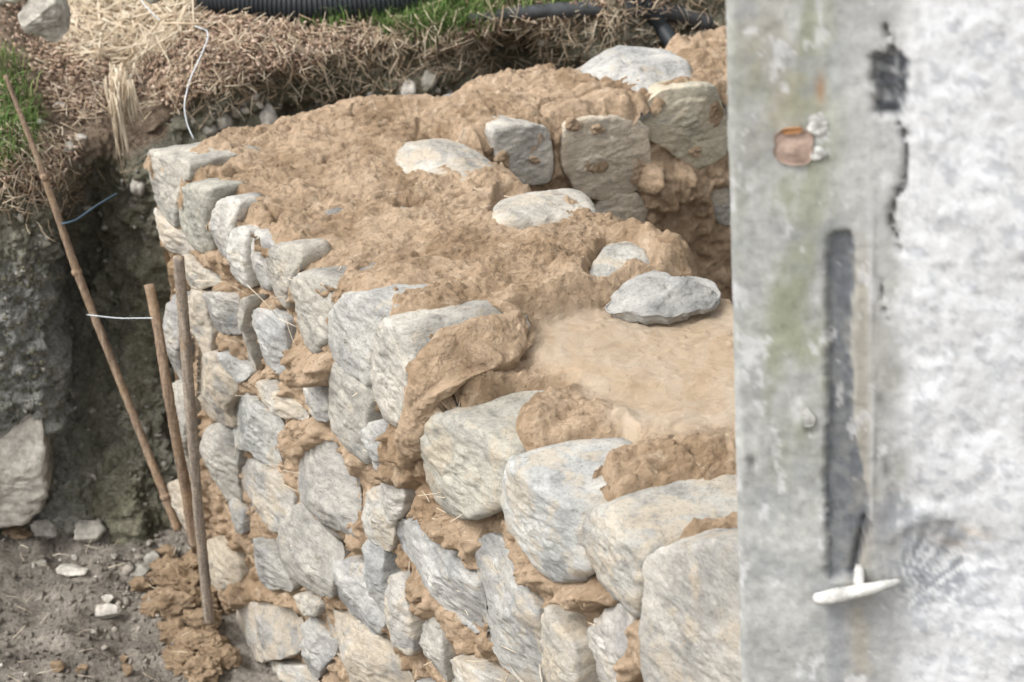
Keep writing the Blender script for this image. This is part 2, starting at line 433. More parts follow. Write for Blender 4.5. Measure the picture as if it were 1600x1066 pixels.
def stone(poly, pl=None, depth=.20, prot=.02, clay=.3, tint=None, name="stone", parent=wall, mat=None, seed=None, label=None, **k):
    if pl is None or pl is PL_IN: TRACED.append(poly)
    pl = pl or PL_OUT; seed = seed if seed is not None else len(STONES) * 7 + 1
    V, f, c = stone_mesh(to_plane(poly, pl), pl, depth, prot, seed, **k)
    t = tint if tint is not None else TINTS[seed % len(TINTS)]
    t = tuple(1 + (q - 1) * (.6 if max(t) < 1.15 else 1) for q in t); hr = random.Random(seed); br = hr.uniform(.84, 1.12); wm = hr.uniform(-.02, .055); t = (t[0] * br * (1 + wm), t[1] * br * (1 + .3 * abs(wm)), t[2] * br * (1 - wm))
    o = mesh(name, V, f, mat or M_STONE, parent, origin=tuple(c), colour=tuple(t) + (clay,))
    if label: o["label"] = label
    STONES.append(o); return o

# --- top course of the outer face, then the face below it (outlines as they stand in the wall)
stone([(232,238),(262,244),(290,256),(293,285),(285,305),(283,355),(268,345),(252,318),(238,285)], depth=.24, prot=.03, clay=.1, tint=(1.12,1.12,1.1), facet=.2)
stone([(283,294),(309,288),(338,292),(337,320),(331,345),(335,388),(321,392),(303,382),(286,357),(281,330)], depth=.11, prot=.03, clay=.05, tint=(.98,1.03,1.0), facet=.25)
stone([(336,337),(340,318),(357,309),(372,322),(368,357),(368,405),(348,403),(335,372)], depth=.11, prot=.03, clay=.15)
stone([(369,362),(380,357),(392,361),(394,400),(395,449),(382,445),(370,430)], depth=.11, prot=.035, clay=.15, tint=(1.02,1,.98))
stone([(393,362),(410,373),(424,392),(426,450),(408,456),(397,450)], depth=.11, prot=.012, clay=.15, tint=(.95,.95,.96))
stone([(427,386),(459,384),(466,408),(459,442),(449,484),(436,469),(426,435),(422,401)], depth=.11, prot=.025, clay=.2)
stone([(463,438),(480,428),(500,436),(522,456),(520,480),(521,505),(513,536),(490,555),(469,533),(461,489)], depth=.20, prot=.03, clay=.2, tint=(1.02,1.02,1.0))
stone([(521,491),(533,465),(572,463),(606,486),(596,507),(590,544),(592,602),(570,590),(538,576),(522,553)], depth=.20, prot=.028, clay=.15, tint=(.98,1.0,1.0))
stone([(524,573),(538,574),(578,601),(596,609),(583,637),(579,723),(558,713),(527,676),(517,637),(519,598)], depth=.20, prot=.03, clay=.12, tint=(1.0,1.0,.98), facet=.2)
stone([(594,533),(599,508),(612,497),(646,516),(664,560),(660,612),(645,655),(625,657),(606,640),(596,590)], depth=.30, prot=.045, clay=.2, tint=(1.1,1.09,1.06), facet=.2, rnd_r=.022, taper=.97)
stone([(672,666),(681,642),(698,630),(745,655),(787,688),(808,722),(803,788),(765,810),(710,811),(690,785),(676,722)], depth=.30, prot=.05, clay=.36, tint=(1.02,1.03,.96), facet=.25, rnd_r=.035, taper=.93, grow=.985)
stone([(793,748),(799,720),(815,702),(862,735),(926,788),(934,850),(942,893),(925,906),(900,908),(868,905),(835,862),(800,812)], depth=.25, prot=.05, clay=.45, tint=(.98,1.0,1.02), facet=.3, rnd_r=.035, taper=.93, grow=.985)
stone([(922,812),(930,792),(948,781),(992,812),(1038,850),(1038,900),(1030,957),(1015,963),(985,940),(950,908),(930,862)], depth=.36, prot=.055, clay=.48, tint=(1,1.02,1.04), facet=.3, rnd_r=.03, taper=.97, grow=.985)
stone([(1031,868),(1044,850),(1090,840),(1150,832),(1215,860),(1220,1090),(1120,1130),(1040,1085),(1030,960)], depth=.13, prot=.06, clay=.3, tint=(.97,.97,.98), facet=.12, rnd_r=.018, taper=.97, grow=.985)
FACE = [
 ([(296,468),(305,454),(324,457),(330,500),(335,519),(336,552),(322,526),(302,516)],.5,(1.05,1.03,1)),
 ([(326,458),(352,457),(372,477),(379,496),(376,523),(353,522),(334,508)],0,(.82,.85,.92)),
 ([(388,463),(410,463),(400,500),(402,540),(404,577),(390,555),(384,510)],.3,(1.08,1.07,1.05)),
 ([(403,488),(430,488),(445,500),(449,540),(453,582),(440,580),(420,573),(407,570)],.1,(1.0,1.02,1.05)),
 ([(308,550),(345,552),(354,577),(377,600),(362,640),(372,668),(335,650),(309,626)],.62,(1.05,1,.95)),
 ([(349,552),(361,548),(394,582),(383,599),(352,573)],.1,(1,1.02,1.05)),
 ([(361,622),(380,615),(424,643),(439,668),(430,700),(438,738),(415,722),(395,702),(368,696)],.15,(1.03,1.03,1.02)),
 ([(407,598),(418,594),(449,611),(482,642),(482,654),(454,648),(420,626)],.35,(1.08,1.07,1.05)),
 ([(480,606),(494,592),(508,615),(518,632),(518,659),(493,650),(481,632)],.1,(.96,.97,1)),
 ([(331,665),(348,661),(363,680),(373,700),(373,760),(378,781),(358,772),(335,745),(328,700)],.1,(.93,.95,.98)),
 ([(381,735),(392,720),(440,744),(459,786),(452,831),(416,821),(388,793)],.35,(.95,.96,1)),
 ([(465,727),(480,703),(507,690),(540,710),(558,785),(559,841),(530,828),(500,802),(474,762)],.0,(.93,.95,1)),
 ([(450,837),(463,793),(476,789),(512,835),(538,855),(528,924),(498,924),(464,893),(452,866)],.02,(.97,.98,1)),
 ([(399,844),(420,842),(455,882),(464,921),(437,914),(413,897),(402,872)],.1,(.88,.92,.97)),
 ([(535,878),(560,880),(586,885),(613,954),(596,990),(560,976),(530,936),(527,906)],.2,(1,1,1.02)),
 ([(581,769),(603,758),(622,803),(620,837),(612,857),(588,832),(580,796)],.35,(1.05,1.03,1)),
 ([(606,754),(625,744),(641,765),(638,802),(624,806)],.1,(.95,.95,.98)),
 ([(584,837),(608,857),(613,892),(623,947),(609,959),(588,915)],.1,(.97,1,1.03)),
 ([(627,822),(650,812),(673,818),(731,883),(756,912),(760,993),(739,985),(696,942),(656,885),(634,858)],.15,(.98,1,1.03)),
 ([(748,858),(765,842),(797,853),(839,930),(854,955),(856,1082),(815,1068),(765,1001),(753,933)],.3,(.93,.95,.98)),
 ([(867,944),(908,986),(923,1006),(932,1085),(857,1090),(857,985)],.4,(1,.99,.98)),
 ([(925,990),(945,960),(968,946),(997,955),(1001,1010),(990,1062),(952,1080),(926,1047)],.3,(.94,.93,.95)),
 ([(612,900),(639,895),(661,968),(662,1018),(639,997),(622,941)],.35,(1.02,1,.99)),
 ([(665,978),(684,960),(704,1010),(706,1060),(688,1048),(668,1012)],.2,(.9,.93,.98)),
 ([(510,962),(520,955),(582,983),(604,1010),(645,1075),(600,1092),(556,1060),(522,1021)],.58,(1.08,1.05,1.02)),
 ([(477,986),(488,963),(512,997),(524,1019),(506,1048),(488,1065),(479,1030)],.15,(.97,1,1.04)),
 ([(371,956),(394,940),(420,937),(457,954),(475,995),(468,1018),(416,1028),(378,1018)],.52,(1,.98,.96)),
 ([(332,1003),(349,984),(371,998),(382,1030),(377,1072),(344,1076),(334,1050)],.35,(1.05,1.03,1)),
 ([(386,1042),(430,1030),(480,1045),(498,1085),(470,1110),(402,1100)],.4,(1,1,1)),
 ([(582,672),(599,657),(615,670),(613,740),(592,729),(581,700)],.0,(.74,.77,.83)),
 ([(270,480),(276,462),(292,470),(294,540),(290,590),(276,582)],.2,(1,.96,.95)),
 ([(273,604),(284,598),(296,612),(302,690),(304,741),(281,738),(274,680)],.0,(1.12,1.13,1.13)),
 ([(276,750),(300,752),(309,790),(306,830),(288,832),(279,800)],.55,(1.05,1,.96)),
 ([(240,333),(253,324),(281,358),(302,386),(288,402),(258,372)],.45,(1.05,1,.97)),
 ([(284,400),(296,398),(332,428),(346,446),(306,450),(291,428)],.35,(1.02,1.02,1.02)),
 ([(360,781),(374,778),(387,800),(388,832),(370,822)],.3,(1,1.02,1.05)),
 ([(700,1040),(730,1020),(800,1075),(790,1120),(730,1110)],.35,(1,1,1)),
 ([(655,1062),(684,1064),(716,1104),(716,1150),(665,1120)],.3,(1,1,1)),
 ([(466,930),(486,925),(506,945),(500,962),(478,958)],.3,(1,1,1)),
 ([(322,850),(346,840),(378,872),(384,905),(352,918),(330,890)],.75,(1,.98,.95)),
]
for poly, cl, t in FACE:
    stone(poly, clay=cl + .07, tint=t, depth=.14, prot=.030 + .020 * rnd.random(), amp=.007, facet=.5, rnd_r=.013)
# the courses below the frame, down to the pit floor
v = -.62; row = 0
while v > -1.5:
    u = .05 + .1 * (row % 2); hgt = rnd.uniform(.13, .19)
    while u < L_NEAR - .1:
        wd = rnd.uniform(.14, .30); v0 = v - hgt; c = A + DU * (u + wd / 2) + Z * (v - hgt / 2); qx, qy = project(c)
        if qy > 1125:
            pts = []
            for k in range(9):
                a = k / 9 * 6.283; cx, cy = math.cos(a), math.sin(a)
                uu = u + wd / 2 + (wd / 2 - .012) * math.copysign(abs(cx) ** .6, cx) * rnd.uniform(.9, 1.05)
                vv = v - hgt / 2 + (hgt / 2 - .012) * math.copysign(abs(cy) ** .6, cy) * rnd.uniform(.9, 1.05)
                a_, b_ = project(A + DU * uu + Z * vv); pts.append((float(a_), float(b_)))
            stone(pts, clay=rnd.uniform(.1, .5), depth=.14, prot=.03, res=.6)
        u += wd + .015
    v -= hgt + .015; row += 1
# --- inner face of the far arm
I = dict(pl=PL_IN, depth=.13, rnd_r=.012, amp=.005)
stone([(768,205),(800,196),(846,199),(858,212),(859,276),(840,285),(800,283),(778,262)], clay=.25, tint=(1.5,1.42,1.33), prot=.024, facet=.1, **I)
stone([(880,205),(900,190),(950,184),(1003,192),(1008,230),(1012,262),(990,300),(932,310),(902,296),(880,262)], clay=.42, tint=(1.3,1.18,1.02), prot=.026, facet=.1, **I)
stone([(1010,168),(1040,143),(1112,132),(1126,160),(1136,225),(1122,250),(1082,262),(1040,226),(1012,212)], clay=.48, tint=(1.25,1.2,1.02), prot=.026, facet=.25, **I)
stone([(932,318),(960,304),(998,306),(1008,330),(1004,352),(1026,378),(1008,392),(962,396),(930,380)], clay=.55, tint=(1.3,1.2,1.08), prot=.024, facet=.1, **I)
stone([(1100,300),(1130,288),(1156,300),(1158,345),(1120,352)], clay=.4, tint=(1,1,1), prot=.024, facet=.1, **I)
stone([(1130,150),(1165,140),(1190,180),(1185,260),(1145,262)], clay=.4, tint=(1,1,1), prot=.02, facet=.1, **I)
# --- stones lying in the top bed
def top(poly, z=0.0, **k):
    a = dict(pl=PL_TOP(z), depth=.10, rnd_r=.02, amp=.005, facet=.25, prot=.0, clay=.3); a.update(k); return stone(poly, **a)
top([(662,150),(690,139),(735,138),(775,148),(770,162),(690,163)], .0, clay=.2, tint=(1.05,1.06,1.08))
top([(618,232),(650,212),(690,203),(735,216),(772,236),(779,262),(735,262),(690,252),(640,250)], .042, clay=.55, tint=(1.05,1.03,1.0), facet=.5)
top([(770,318),(778,296),(838,282),(895,277),(924,292),(934,330),(870,332),(820,338),(775,338)], .05, depth=.14, clay=.35, tint=(1.0,.99,.98), rnd_r=.03)
top([(913,430),(930,396),(945,372),(980,362),(1012,376),(1023,404),(1022,424),(985,420),(950,436)], .055, depth=.16, clay=.38, tint=(1.05,1.04,1.0), rnd_r=.03)
top([(606,326),(622,315),(655,318),(654,332),(630,337)], .018, depth=.05, clay=.1, tint=(1,1.03,1.03))
top([(428,322),(448,316),(472,320),(470,330),(440,331)], .014, depth=.05, clay=.0, tint=(.6,.62,.68))
top([(498,318),(520,312),(545,318),(540,326),(512,328)], .014, depth=.05, clay=.0, tint=(.6,.62,.68))
top([(560,297),(578,294),(592,300),(580,306)], .012, depth=.05, clay=.0, tint=(.6,.62,.68))
top([(572,352),(600,344),(640,352),(620,362),(585,362)], .006, depth=.05, clay=.35, tint=(1.05,1.02,1))
top([(864,118),(878,96),(905,78),(940,70),(985,70),(1040,76),(1074,92),(1078,112),(1040,128),(990,138),(940,140),(895,130)], .055, depth=.16, clay=.22, tint=(.98,1.0,1.03), rnd_r=.03, facet=.8, tilt=(.05,-.12))
if 0: top([(1080,128),(1105,118),(1140,122),(1160,135),(1120,142)], .04, depth=.08, clay=.4, tint=(.95,.97,1))
# inner edge stones further along the near arm, seen from above only from the side
top([(1150,520),(1180,480),(1240,520),(1220,560),(1160,560)], -.08, depth=.15)

# ------------------------------------------------------------------ clay mortar body
BARE = [[(788,702),(826,676),(872,684),(860,740),(800,745)], [(896,748),(942,726),(968,766),(925,806),(896,782)],
        [(232,238),(248,222),(335,212),(348,220),(300,246),(272,262),(285,282),(240,270)],
        [(283,296),(300,286),(345,283),(345,300),(332,312),(300,312)],
        [(336,325),(345,306),(378,306),(385,318),(372,340)],
        [(368,365),(372,352),(400,354),(424,378),(424,400),(380,385)],
        [(424,392),(430,380),(470,382),(470,400),(440,410)],
        [(460,440),(476,422),(540,418),(535,432),(520,448),(500,470)],
        [(520,490),(530,458),(612,458),(618,470),(600,490),(560,492)],
        [(594,520),(605,495),(690,482),(760,475),(825,505),(835,548),(800,555),(690,520),(640,560)],
        [(672,668),(688,642),(728,620),(800,596),(880,590),(905,596),(890,615),(835,625),(812,650),(800,700),(760,700)],
        [(795,720),(818,690),(860,676),(920,670),(975,670),(1005,694),(965,712),(925,738),(915,775),(870,745)],
        [(922,812),(945,776),(1030,758),(1200,742),(1200,812),(1080,835),(1040,850),(980,840)],
        [(1032,866),(1045,842),(1250,815),(1250,880),(1100,900)],
        [(625,232),(650,212),(690,203),(735,216),(772,236),(779,258),(735,262),(700,250)],
        [(770,328),(778,294),(838,280),(895,277),(924,290),(934,318),(880,318),(820,330)],
        [(915,428),(930,394),(945,370),(980,362),(1012,376),(1023,404),(1022,424),(985,418),(950,434)],
        [(606,326),(622,315),(655,318),(654,332),(630,337)],
        [(668,150),(690,139),(735,138),(772,148),(760,156),(690,158)],
        [(864,118),(878,90),(905,72),(940,62),(1040,66),(1074,92),(1040,110),(1000,122),(940,126),(895,122)]]
SLURRY = [(838,500),(880,482),(960,486),(1040,470),(1260,430),(1300,700),(1150,690),(1060,700),(985,690),(930,640),(880,600),(838,575)]
def base_z(Q, step=None):
    d = Q - A; u = d @ DU; g = d @ DF; wf = d @ NI_in
    if step is None: step = sstep(U9 - .02, U9 + .04, u)
    hi = np.interp(u, [0, .4, .8, .95, 1.15, 1.35], [0, 0, -.01, .015, .05, .06])
    lo = np.interp(u, [1.2, 1.5, 1.75, 2.0, 2.3], [.0, -.02, -.012, .012, .025])
    far = np.interp(g, [.4, .7, .9, 1.2, 1.6, 2.2], [0, .0, .012, .018, .01, .0]) * (1 - sstep(W2 + .02, W2 + .12, wf))
    return hi * (1 - step) + lo * step + far
def top_height(P):
    """height of the clay bed over plan points P (z ignored)"""
    d = P - A; u = d @ DU; wv = -(d @ NO)
    Q = P.copy(); Q[:, 2] = 0
    wob = 12 * fbm(Q, 9, 3, seed=4)
    step = sstep(U9 - .02, U9 + .04, u + .015 * fbm(Q, 10, 2, seed=8))
    z0 = base_z(Q, step)
    Q2 = Q.copy(); Q2[:, 2] = z0; px, py = project(Q2)
    sl = 1 - sstep(-14, 22, poly_sd(px, py, SLURRY) + wob)
    sl = sl * step
    rough = 1 - .86 * sl
    # ragged, troweled clay
    Rt = np.stack([Q @ DF, Q @ NI_in, Q[:, 2]], 1) * np.array([1, 2.1, 1])
    z = z0 + .018 + .010 * rough * fbm(Q, 9, 3, seed=19) + .015 * fbm(Q, 4.2, 3, seed=1) * rough
    q = 2.6 * fbm(Rt, 5, 5, .55, seed=33); fl_ = np.floor(q)
    z += rough * .0072 * (fl_ + sstep(.3, .62, q - fl_))
    q = 2.2 * fbm(Rt, 13, 4, .55, seed=34); fl_ = np.floor(q)
    z += rough * .0040 * (fl_ + sstep(.3, .7, q - fl_))
    patchy = .18 + 1.15 * sstep(-.12, .3, fbm(Q, 4.5, 4, seed=35))
    z += rough * patchy * (.0042 * billow(Rt, 14, 3, .55, seed=2) + .0058 * fbm(Rt, 42, 4, .64, seed=3))
    z -= rough * .022 * np.maximum(0, .12 - np.abs(fbm(Rt, 4.5, 3, seed=21))) / .12 * sstep(.05, .3, fbm(Q, 3.1, 2, seed=22))
    z += sl * (.010 * fbm(Rt * .6, 5, 4, seed=6) + .0018 * fbm(Rt, 34, 4, .6, seed=7) + .004 * sstep(.42, .62, fbm(Q, 46, 2, seed=71)) * sstep(.0, .3, fbm(Q, 5, 2, seed=72)) + .004 * sstep(.1, .5, fbm(Rt * np.array([.4, 1, 1]), 9, 4, seed=74)))
    # near end: clay heaped against the stones right of the step
    lump = 1 - sstep(-26, 14, poly_sd(px, py, [(922,745),(975,712),(1040,705),(1100,708),(1180,695),(1200,722),(1130,742),(1030,752),(965,768),(935,778)]) + wob * 1.8)
    z += lump * (.022 + .008 * billow(Q, 18, 3, seed=12))
    lump2 = 1 - sstep(-30, 14, poly_sd(px, py, [(800,690),(812,655),(822,640),(850,614),(905,606),(955,645),(985,668),(925,676),(880,672),(830,690),(810,740)]) + wob * 1.8)
    z += lump2 * (.016 + .010 * billow(Q, 16, 3, seed=14))
    bare = np.zeros(len(P))
    for b in BARE:
        bare = np.maximum(bare, 1 - sstep(-7, 5, poly_sd(px, py, b) + wob * .7))
    keep = 1 - lump2 * .8
    z = z - .048 * bare * keep
    return z, sl, u, wv
def L_sd(P):
    """signed distance (negative inside) to the plan of the two arms"""
    d = P - A; u = d @ DU; wv = -(d @ NO)
    near = np.maximum(np.maximum(-wv, wv - W), np.maximum(-u, u - L_NEAR))
    g = d @ DF; wf = d @ NI_in
    far = np.maximum(np.maximum(-wf, wf - W2), np.maximum(-g, g - L_FAR))
    return np.minimum(near, far)
parts = []; sl_all = []
# top sheet over a plan grid aligned to the near arm
st = .0037
uu = np.arange(-.9, L_NEAR + .02, st); ww = np.arange(-.06, 2.75, st)
G = A + uu[:, None, None] * DU + ww[None, :, None] * (-NO); P = G.reshape(-1, 3)
edge_wob = .018 * fbm(P, 7, 3, seed=40) + .007 * fbm(P, 34, 3, seed=41)
sd_ = L_sd(P) + edge_wob
wv_ = -((P - A) @ NO); gf_ = (P - A) @ DF; outer = ((P - A) @ DU > .02)
wf_ = (P - A) @ NI_in
lim = np.where((wv_ < .2) & outer, np.where((P - A) @ DU > 1.5, -.022, .002), np.where((gf_ > W + .05) & (wf_ > W2 * .6) & (wf_ < W2 + .05), .006, .020)); keep = (sd_ < lim)
idx = np.where(keep)[0]; z = np.zeros(len(P)); slv = np.zeros(len(P))
zz, ss, _, _ = top_height(P[idx]); z[idx] = zz; slv[idx] = ss
rr = .045; e = np.clip((sd_ + rr) / (rr + lim), 0, 1); z -= e ** 2.6 * .065
bz_ = base_z(P); z = z - 2.2 * np.maximum(0, bz_ - .008 - z) * (1 - sstep(.13, .20, wv_)) * sstep(1.45, 1.52, (P - A) @ DU)
P = P.copy(); P[:, 2] = z
f = grid_faces(len(uu), len(ww), keep=keep); Vc, fc, at = compact(P, f, {"slurry": slv})
parts.append((Vc, fc)); sl_all.append(at["slurry"])
def face_sheet(pl, u0, u1, v0, v1, st, seed, base=-.009, lumps=(), grooves=None, calm=1.0):
    o, U, Vd, N = pl
    us = np.arange(u0, u1, st); vs = np.arange(v0, v1, st)
    P = (o + us[:, None, None] * U + vs[None, :, None] * Vd).reshape(-1, 3)
    px, py = project(P); wob = 8 * fbm(P, 14, 3, seed=seed + 5)
    h = base + .016 * fbm(P, 6, 2, seed=seed) + .008 * billow(P, 13, 3, .55, seed=seed + 1) + .005 * fbm(P, 45, 4, .6, seed=seed + 2)
    h += .016 * sstep(.05, .35, fbm(P, 13, 3, .6, seed=seed + 3))
    h -= .02 * sstep(.25, .5, fbm(P, 11, 3, .6, seed=seed + 7))
    h = base + (h - base) * calm
    ins = inside_stones(px, py); h = h - (.034 * (1 - sstep(-9, 1, ins + wob * .45)) + .006 * (1 - sstep(0, 7, ins))) * (1 - .85 * sstep(-.07, -.02, (P - o) @ Vd) * (1 - sstep(1.42, 1.5, (P - o) @ U)))
    for poly, amt in lumps:
        m = 1 - sstep(-9, 7, poly_sd(px, py, poly) + wob); h += m * (amt + .006 * billow(P, 26, 2, seed=seed + 8))
    if grooves is not None: h += grooves(px, py, P)
    q = 2.4 * fbm(P, 12, 4, .55, seed=seed + 9); fl_ = np.floor(q); h += .004 * (fl_ + sstep(.3, .65, q - fl_))
    ez = base_z(P * np.array([1, 1, 0])); vv = (P - o) @ Vd
    P = P + h[:, None] * N; P[:, 2] += (ez * sstep(-.45, 0, vv)) - .06 * sstep(-.14, 0, vv) * sstep(1.42, 1.5, (P - o) @ U)
    return P, grid_faces(len(us), len(vs))
FACE_POLYS = list(TRACED)
def inside_stones(px, py):
    m = np.full(px.shape, 1e9)
    for q in FACE_POLYS:
        q = np.asarray(q, float); lo_ = q.min(0) - 14; hi_ = q.max(0) + 14
        k = np.where((px > lo_[0]) & (px < hi_[0]) & (py > lo_[1]) & (py < hi_[1]))[0]
        if len(k): m[k] = np.minimum(m[k], poly_sd(px[k], py[k], q))
    return m
LUMPS = [([(450,545),(520,560),(525,600),(500,600),(470,590),(455,620),(440,600)],.03),
         ([(458,655),(500,650),(515,690),(490,700),(462,725),(450,690)],.03),
         ([(605,700),(640,680),(680,690),(680,740),(640,770),(610,745)],.04),
         ([(640,770),(690,765),(720,800),(760,850),(740,870),(690,830),(640,820)],.022),
         ([(800,830),(850,880),(900,912),(960,930),(930,960),(880,935),(830,900)],.03),
         ([(985,990),(1010,965),(1032,970),(1034,1050),(1010,1062),(990,1050)],.05),
         ([(300,905),(340,880),(380,900),(460,930),(470,950),(400,940),(340,975),(310,960)],.03),
         ([(540,820),(580,800),(585,850),(560,880),(540,860)],.025),
         ([(640,900),(690,920),(680,980),(650,960)],.028),
         ([(480,560),(520,575),(515,600),(490,595)],.02)]
V1, f1 = face_sheet(PL_OUT, 0.0, L_NEAR, BOT, -.004, .0045, 50, lumps=LUMPS)
# at the corner the sheet turns and follows the far arm's back
parts.append((V1, f1)); sl_all.append(np.zeros(len(V1)))
def fingers(px, py, P):
    m = 1 - sstep(-12, 16, poly_sd(px, py, [(1005,260),(1080,262),(1150,270),(1170,440),(1150,480),(1040,450),(1010,380),(1000,330)]))
    s = (px - 1080) / (60 + .55 * (py - 230)) * 9 + .5 * np.sin(py / 30.0)
    g = np.abs(np.sin(s + 1.2 * fbm(P, 7, 2, seed=77)))
    return m * (.018 + .013 * g)
V2, f2 = face_sheet(PL_IN, W * .9, L_FAR, BOT, -.02, .006, 60, base=-.012,
                    lumps=[([(860,205),(885,205),(880,280),(862,282)],.02), ([(995,262),(1075,268),(1090,310),(1010,330)],.035),
                           ([(965,262),(1010,240),(1012,296),(975,302)],.035)], grooves=fingers, calm=.55)
parts.append((V2, f2)); sl_all.append(np.zeros(len(V2)))
for pl, a, b in (((A - NO * W, DU, Z, -NO), W2, L_NEAR), ((A, DF, Z, -NI_in), 0, L_FAR), ((A + DF * L_FAR, NI_in, Z, DF), 0, W2)):
    V3, f3 = face_sheet(pl, a, b, BOT, -.02, .02, 70)
    parts.append((V3, f3)); sl_all.append(np.zeros(len(V3)))
# smears and rolls of clay pressed over the stones
def slab(poly, pl, depth, prot, seed, amp=.010, **k):
    V, f, c = stone_mesh(to_plane(poly, pl), pl, depth, prot, seed, amp=amp, rnd_r=k.pop('rnd_r', .012), facet=k.pop('facet', .06), rough_sc=20, **k)
    V = V + .003 * fbm(V, 90, 3, seed=seed)[:, None] * np.array(pl[3])
    parts.append((V, f)); sl_all.append(np.zeros(len(V)))
def plane3(a, b, c):
    N = np.cross(b - a, c - a); N /= np.linalg.norm(N)
    if N @ (CAM - a) < 0: N = -N
    U = (b - a) / np.linalg.norm(b - a); return (a, U, np.cross(N, U), N)
def patch(rows, n1, n2, seed, tuck=.03, amp=1.0, bw=.12, down=0.0):
    ctrl = np.array([[A + DU * u_ - NO * w_ + Z * z_ for (u_, w_, z_) in r] for r in rows])
    G = resample(resample(ctrl, 0, n1), 1, n2); V = G.reshape(-1, 3); N_ = grid_normals(V, n1, n2)
    s_ = np.sign(((CAM - V) * N_).sum(1))[:, None]; N_ = N_ * s_
    a = np.linspace(0, 1, n1)[:, None]; b = np.linspace(0, 1, n2)[None]
    edge = ((1 - (np.abs(2 * a - 1) ** 4 + np.abs(2 * b - 1) ** 4) ** .25) / (2 * bw) * 1.0).reshape(-1) - .12 + .28 * fbm(V, 18, 3, seed=seed + 1)
    t = np.clip(edge, 0, 1); dp = tuck * (np.sqrt(np.clip(1 - (1 - t) ** 2, 0, 1)) - 1) - .12 * np.clip(-edge, 0, .5); ht = dp * (1 - down)
    q = 2.2 * fbm(V, 9, 4, .55, seed=seed); fl_ = np.floor(q)
    ht += amp * .8 * (.0035 * (fl_ + sstep(.3, .65, q - fl_)) + .006 * fbm(V, 12, 4, .55, seed=seed + 2) + .003 * billow(V, 40, 3, seed=seed + 3) * sstep(-.1, .3, fbm(V, 6, 2, seed=seed + 4)))
    V = V + N_ * ht[:, None] + Z * (dp * down)[:, None]; parts.append((V, grid_faces(n1, n2, keep=edge > -.12))); sl_all.append(np.zeros(len(V)))
patch([[(1.365,.0,.10),(1.37,.06,.10),(1.38,.12,.098),(1.39,.18,.092),(1.39,.25,.08)],
       [(1.40,-.070,.05),(1.415,.0,.062),(1.405,.07,.065),(1.41,.14,.06),(1.41,.22,.05)],
       [(1.40,-.084,-.02),(1.44,-.05,.01),(1.45,.02,.028),(1.455,.09,.028),(1.45,.18,.022)],
       [(1.355,-.075,-.09),(1.41,-.072,-.05),(1.455,-.050,-.01),(1.475,-.01,.012),(1.475,.05,.015)],
       [(1.32,-.068,-.18),(1.355,-.072,-.16),(1.39,-.066,-.13),(1.42,-.055,-.09),(1.445,-.040,-.05)],
       [(1.28,-.040,-.28),(1.32,-.048,-.265),(1.36,-.045,-.235),(1.395,-.035,-.19),(1.42,-.025,-.14)]], 150, 120, 301, amp=1.25, tuck=.02, bw=.16)
def roll(pts, r, seed, z=None, pl=None, wave=.3):
    Q = [A + DU * x - NO * y + Z * zz if x < 5 else on_z(x, y, zz) if pl is None else on_plane(x, y, pl[0] + pl[3] * .0, pl[3]) + pl[3] * zz for (x, y, zz) in pts]
    V, f = tube(Q, [r * k for k in np.interp(np.linspace(0, 1, len(Q)), [0, .15, .5, .9, 1], [.3, .9, 1.1, .9, .3])], 20, .006)
    n_ = (fbm(V, 20, 4, .6, seed=seed) * .017 + billow(V, 34, 3, seed=seed) * .007)
    C = V.mean(0); d = V - C; d /= np.linalg.norm(d, axis=1, keepdims=True)
    V = V + (n_)[:, None] * (np.array([0, 0, 1.0]) * .6 - np.array([0, .4, 0]))
    parts.append((V, f)); sl_all.append(np.zeros(len(V)))
roll([(760,468,.06),(785,478,.065),(805,486,.06),(822,492,.05)], .012, 8)
def core(o_, U_, V_, l0, l1, w0, w1):
    q = [o_ + U_ * a_ + V_ * b_ + Z * c_ for c_ in (BOT, -.045) for a_, b_ in ((l0, w0), (l1, w0), (l1, w1), (l0, w1))]
    parts.append((np.array(q), np.array([(0, 1, 5, 4), (1, 2, 6, 5), (2, 3, 7, 6), (3, 0, 4, 7), (4, 5, 6, 7)]))); sl_all.append(np.zeros(8))
core(A, DU, -NO, .12, L_NEAR - .01, .03, W - .08); core(A, DF, NI_in, .12, L_FAR - .05, .08, W2 - .08)
for x_, y_, a_, b_ in ((937, 205, 11, 8), (933, 262, 20, 12), (1000, 268, 14, 24), (900, 196, 12, 10), (838, 253, 8, 6), (790, 255, 10, 18), (1120, 180, 12, 22), (1092, 240, 9, 9), (955, 345, 8, 14)):
    pl_ = (A2 + NI_in * (.023 - .006 * (x_ == 1000)), DF, Z, NI_in)
    slab([(x_ + a_ * math.cos(t_) * (1 + .25 * math.sin(3 * t_ + x_)), y_ + b_ * math.sin(t_)) for t_ in np.linspace(0, 6.28, 9)[:-1]], pl_, .03, .006, x_, amp=.004)
V, f = join(parts); sl = np.concatenate(sl_all)
f = np.asarray(f)
mort = mesh("clay_mortar", V, f, M_CLAY, wall, attrs={"slurry": sl})
print("mortar tris", len(f) * 2)
# thin smears on top stones
def smear(poly, z, seed, pl=None):
    pl = pl or PL_TOP(z)
    V, f, c = stone_mesh(to_plane(poly, pl), pl, .03, .004, seed, amp=.008, rnd_r=.012, facet=.04, rough_sc=24, res=1.3)
    return mesh("clay_smear", V, f, M_CLAY, wall, attrs={"slurry": np.zeros(len(V))})
if 0: smear([(1105,822),(1135,808),(1180,802),(1180,825),(1140,832)], .05, 404)
smear([(985,1000),(1003,966),(1030,965),(1036,1000),(1036,1040),(1020,1064),(990,1058)], 0, 405, (A + NO * .055, DU, Z, NO))
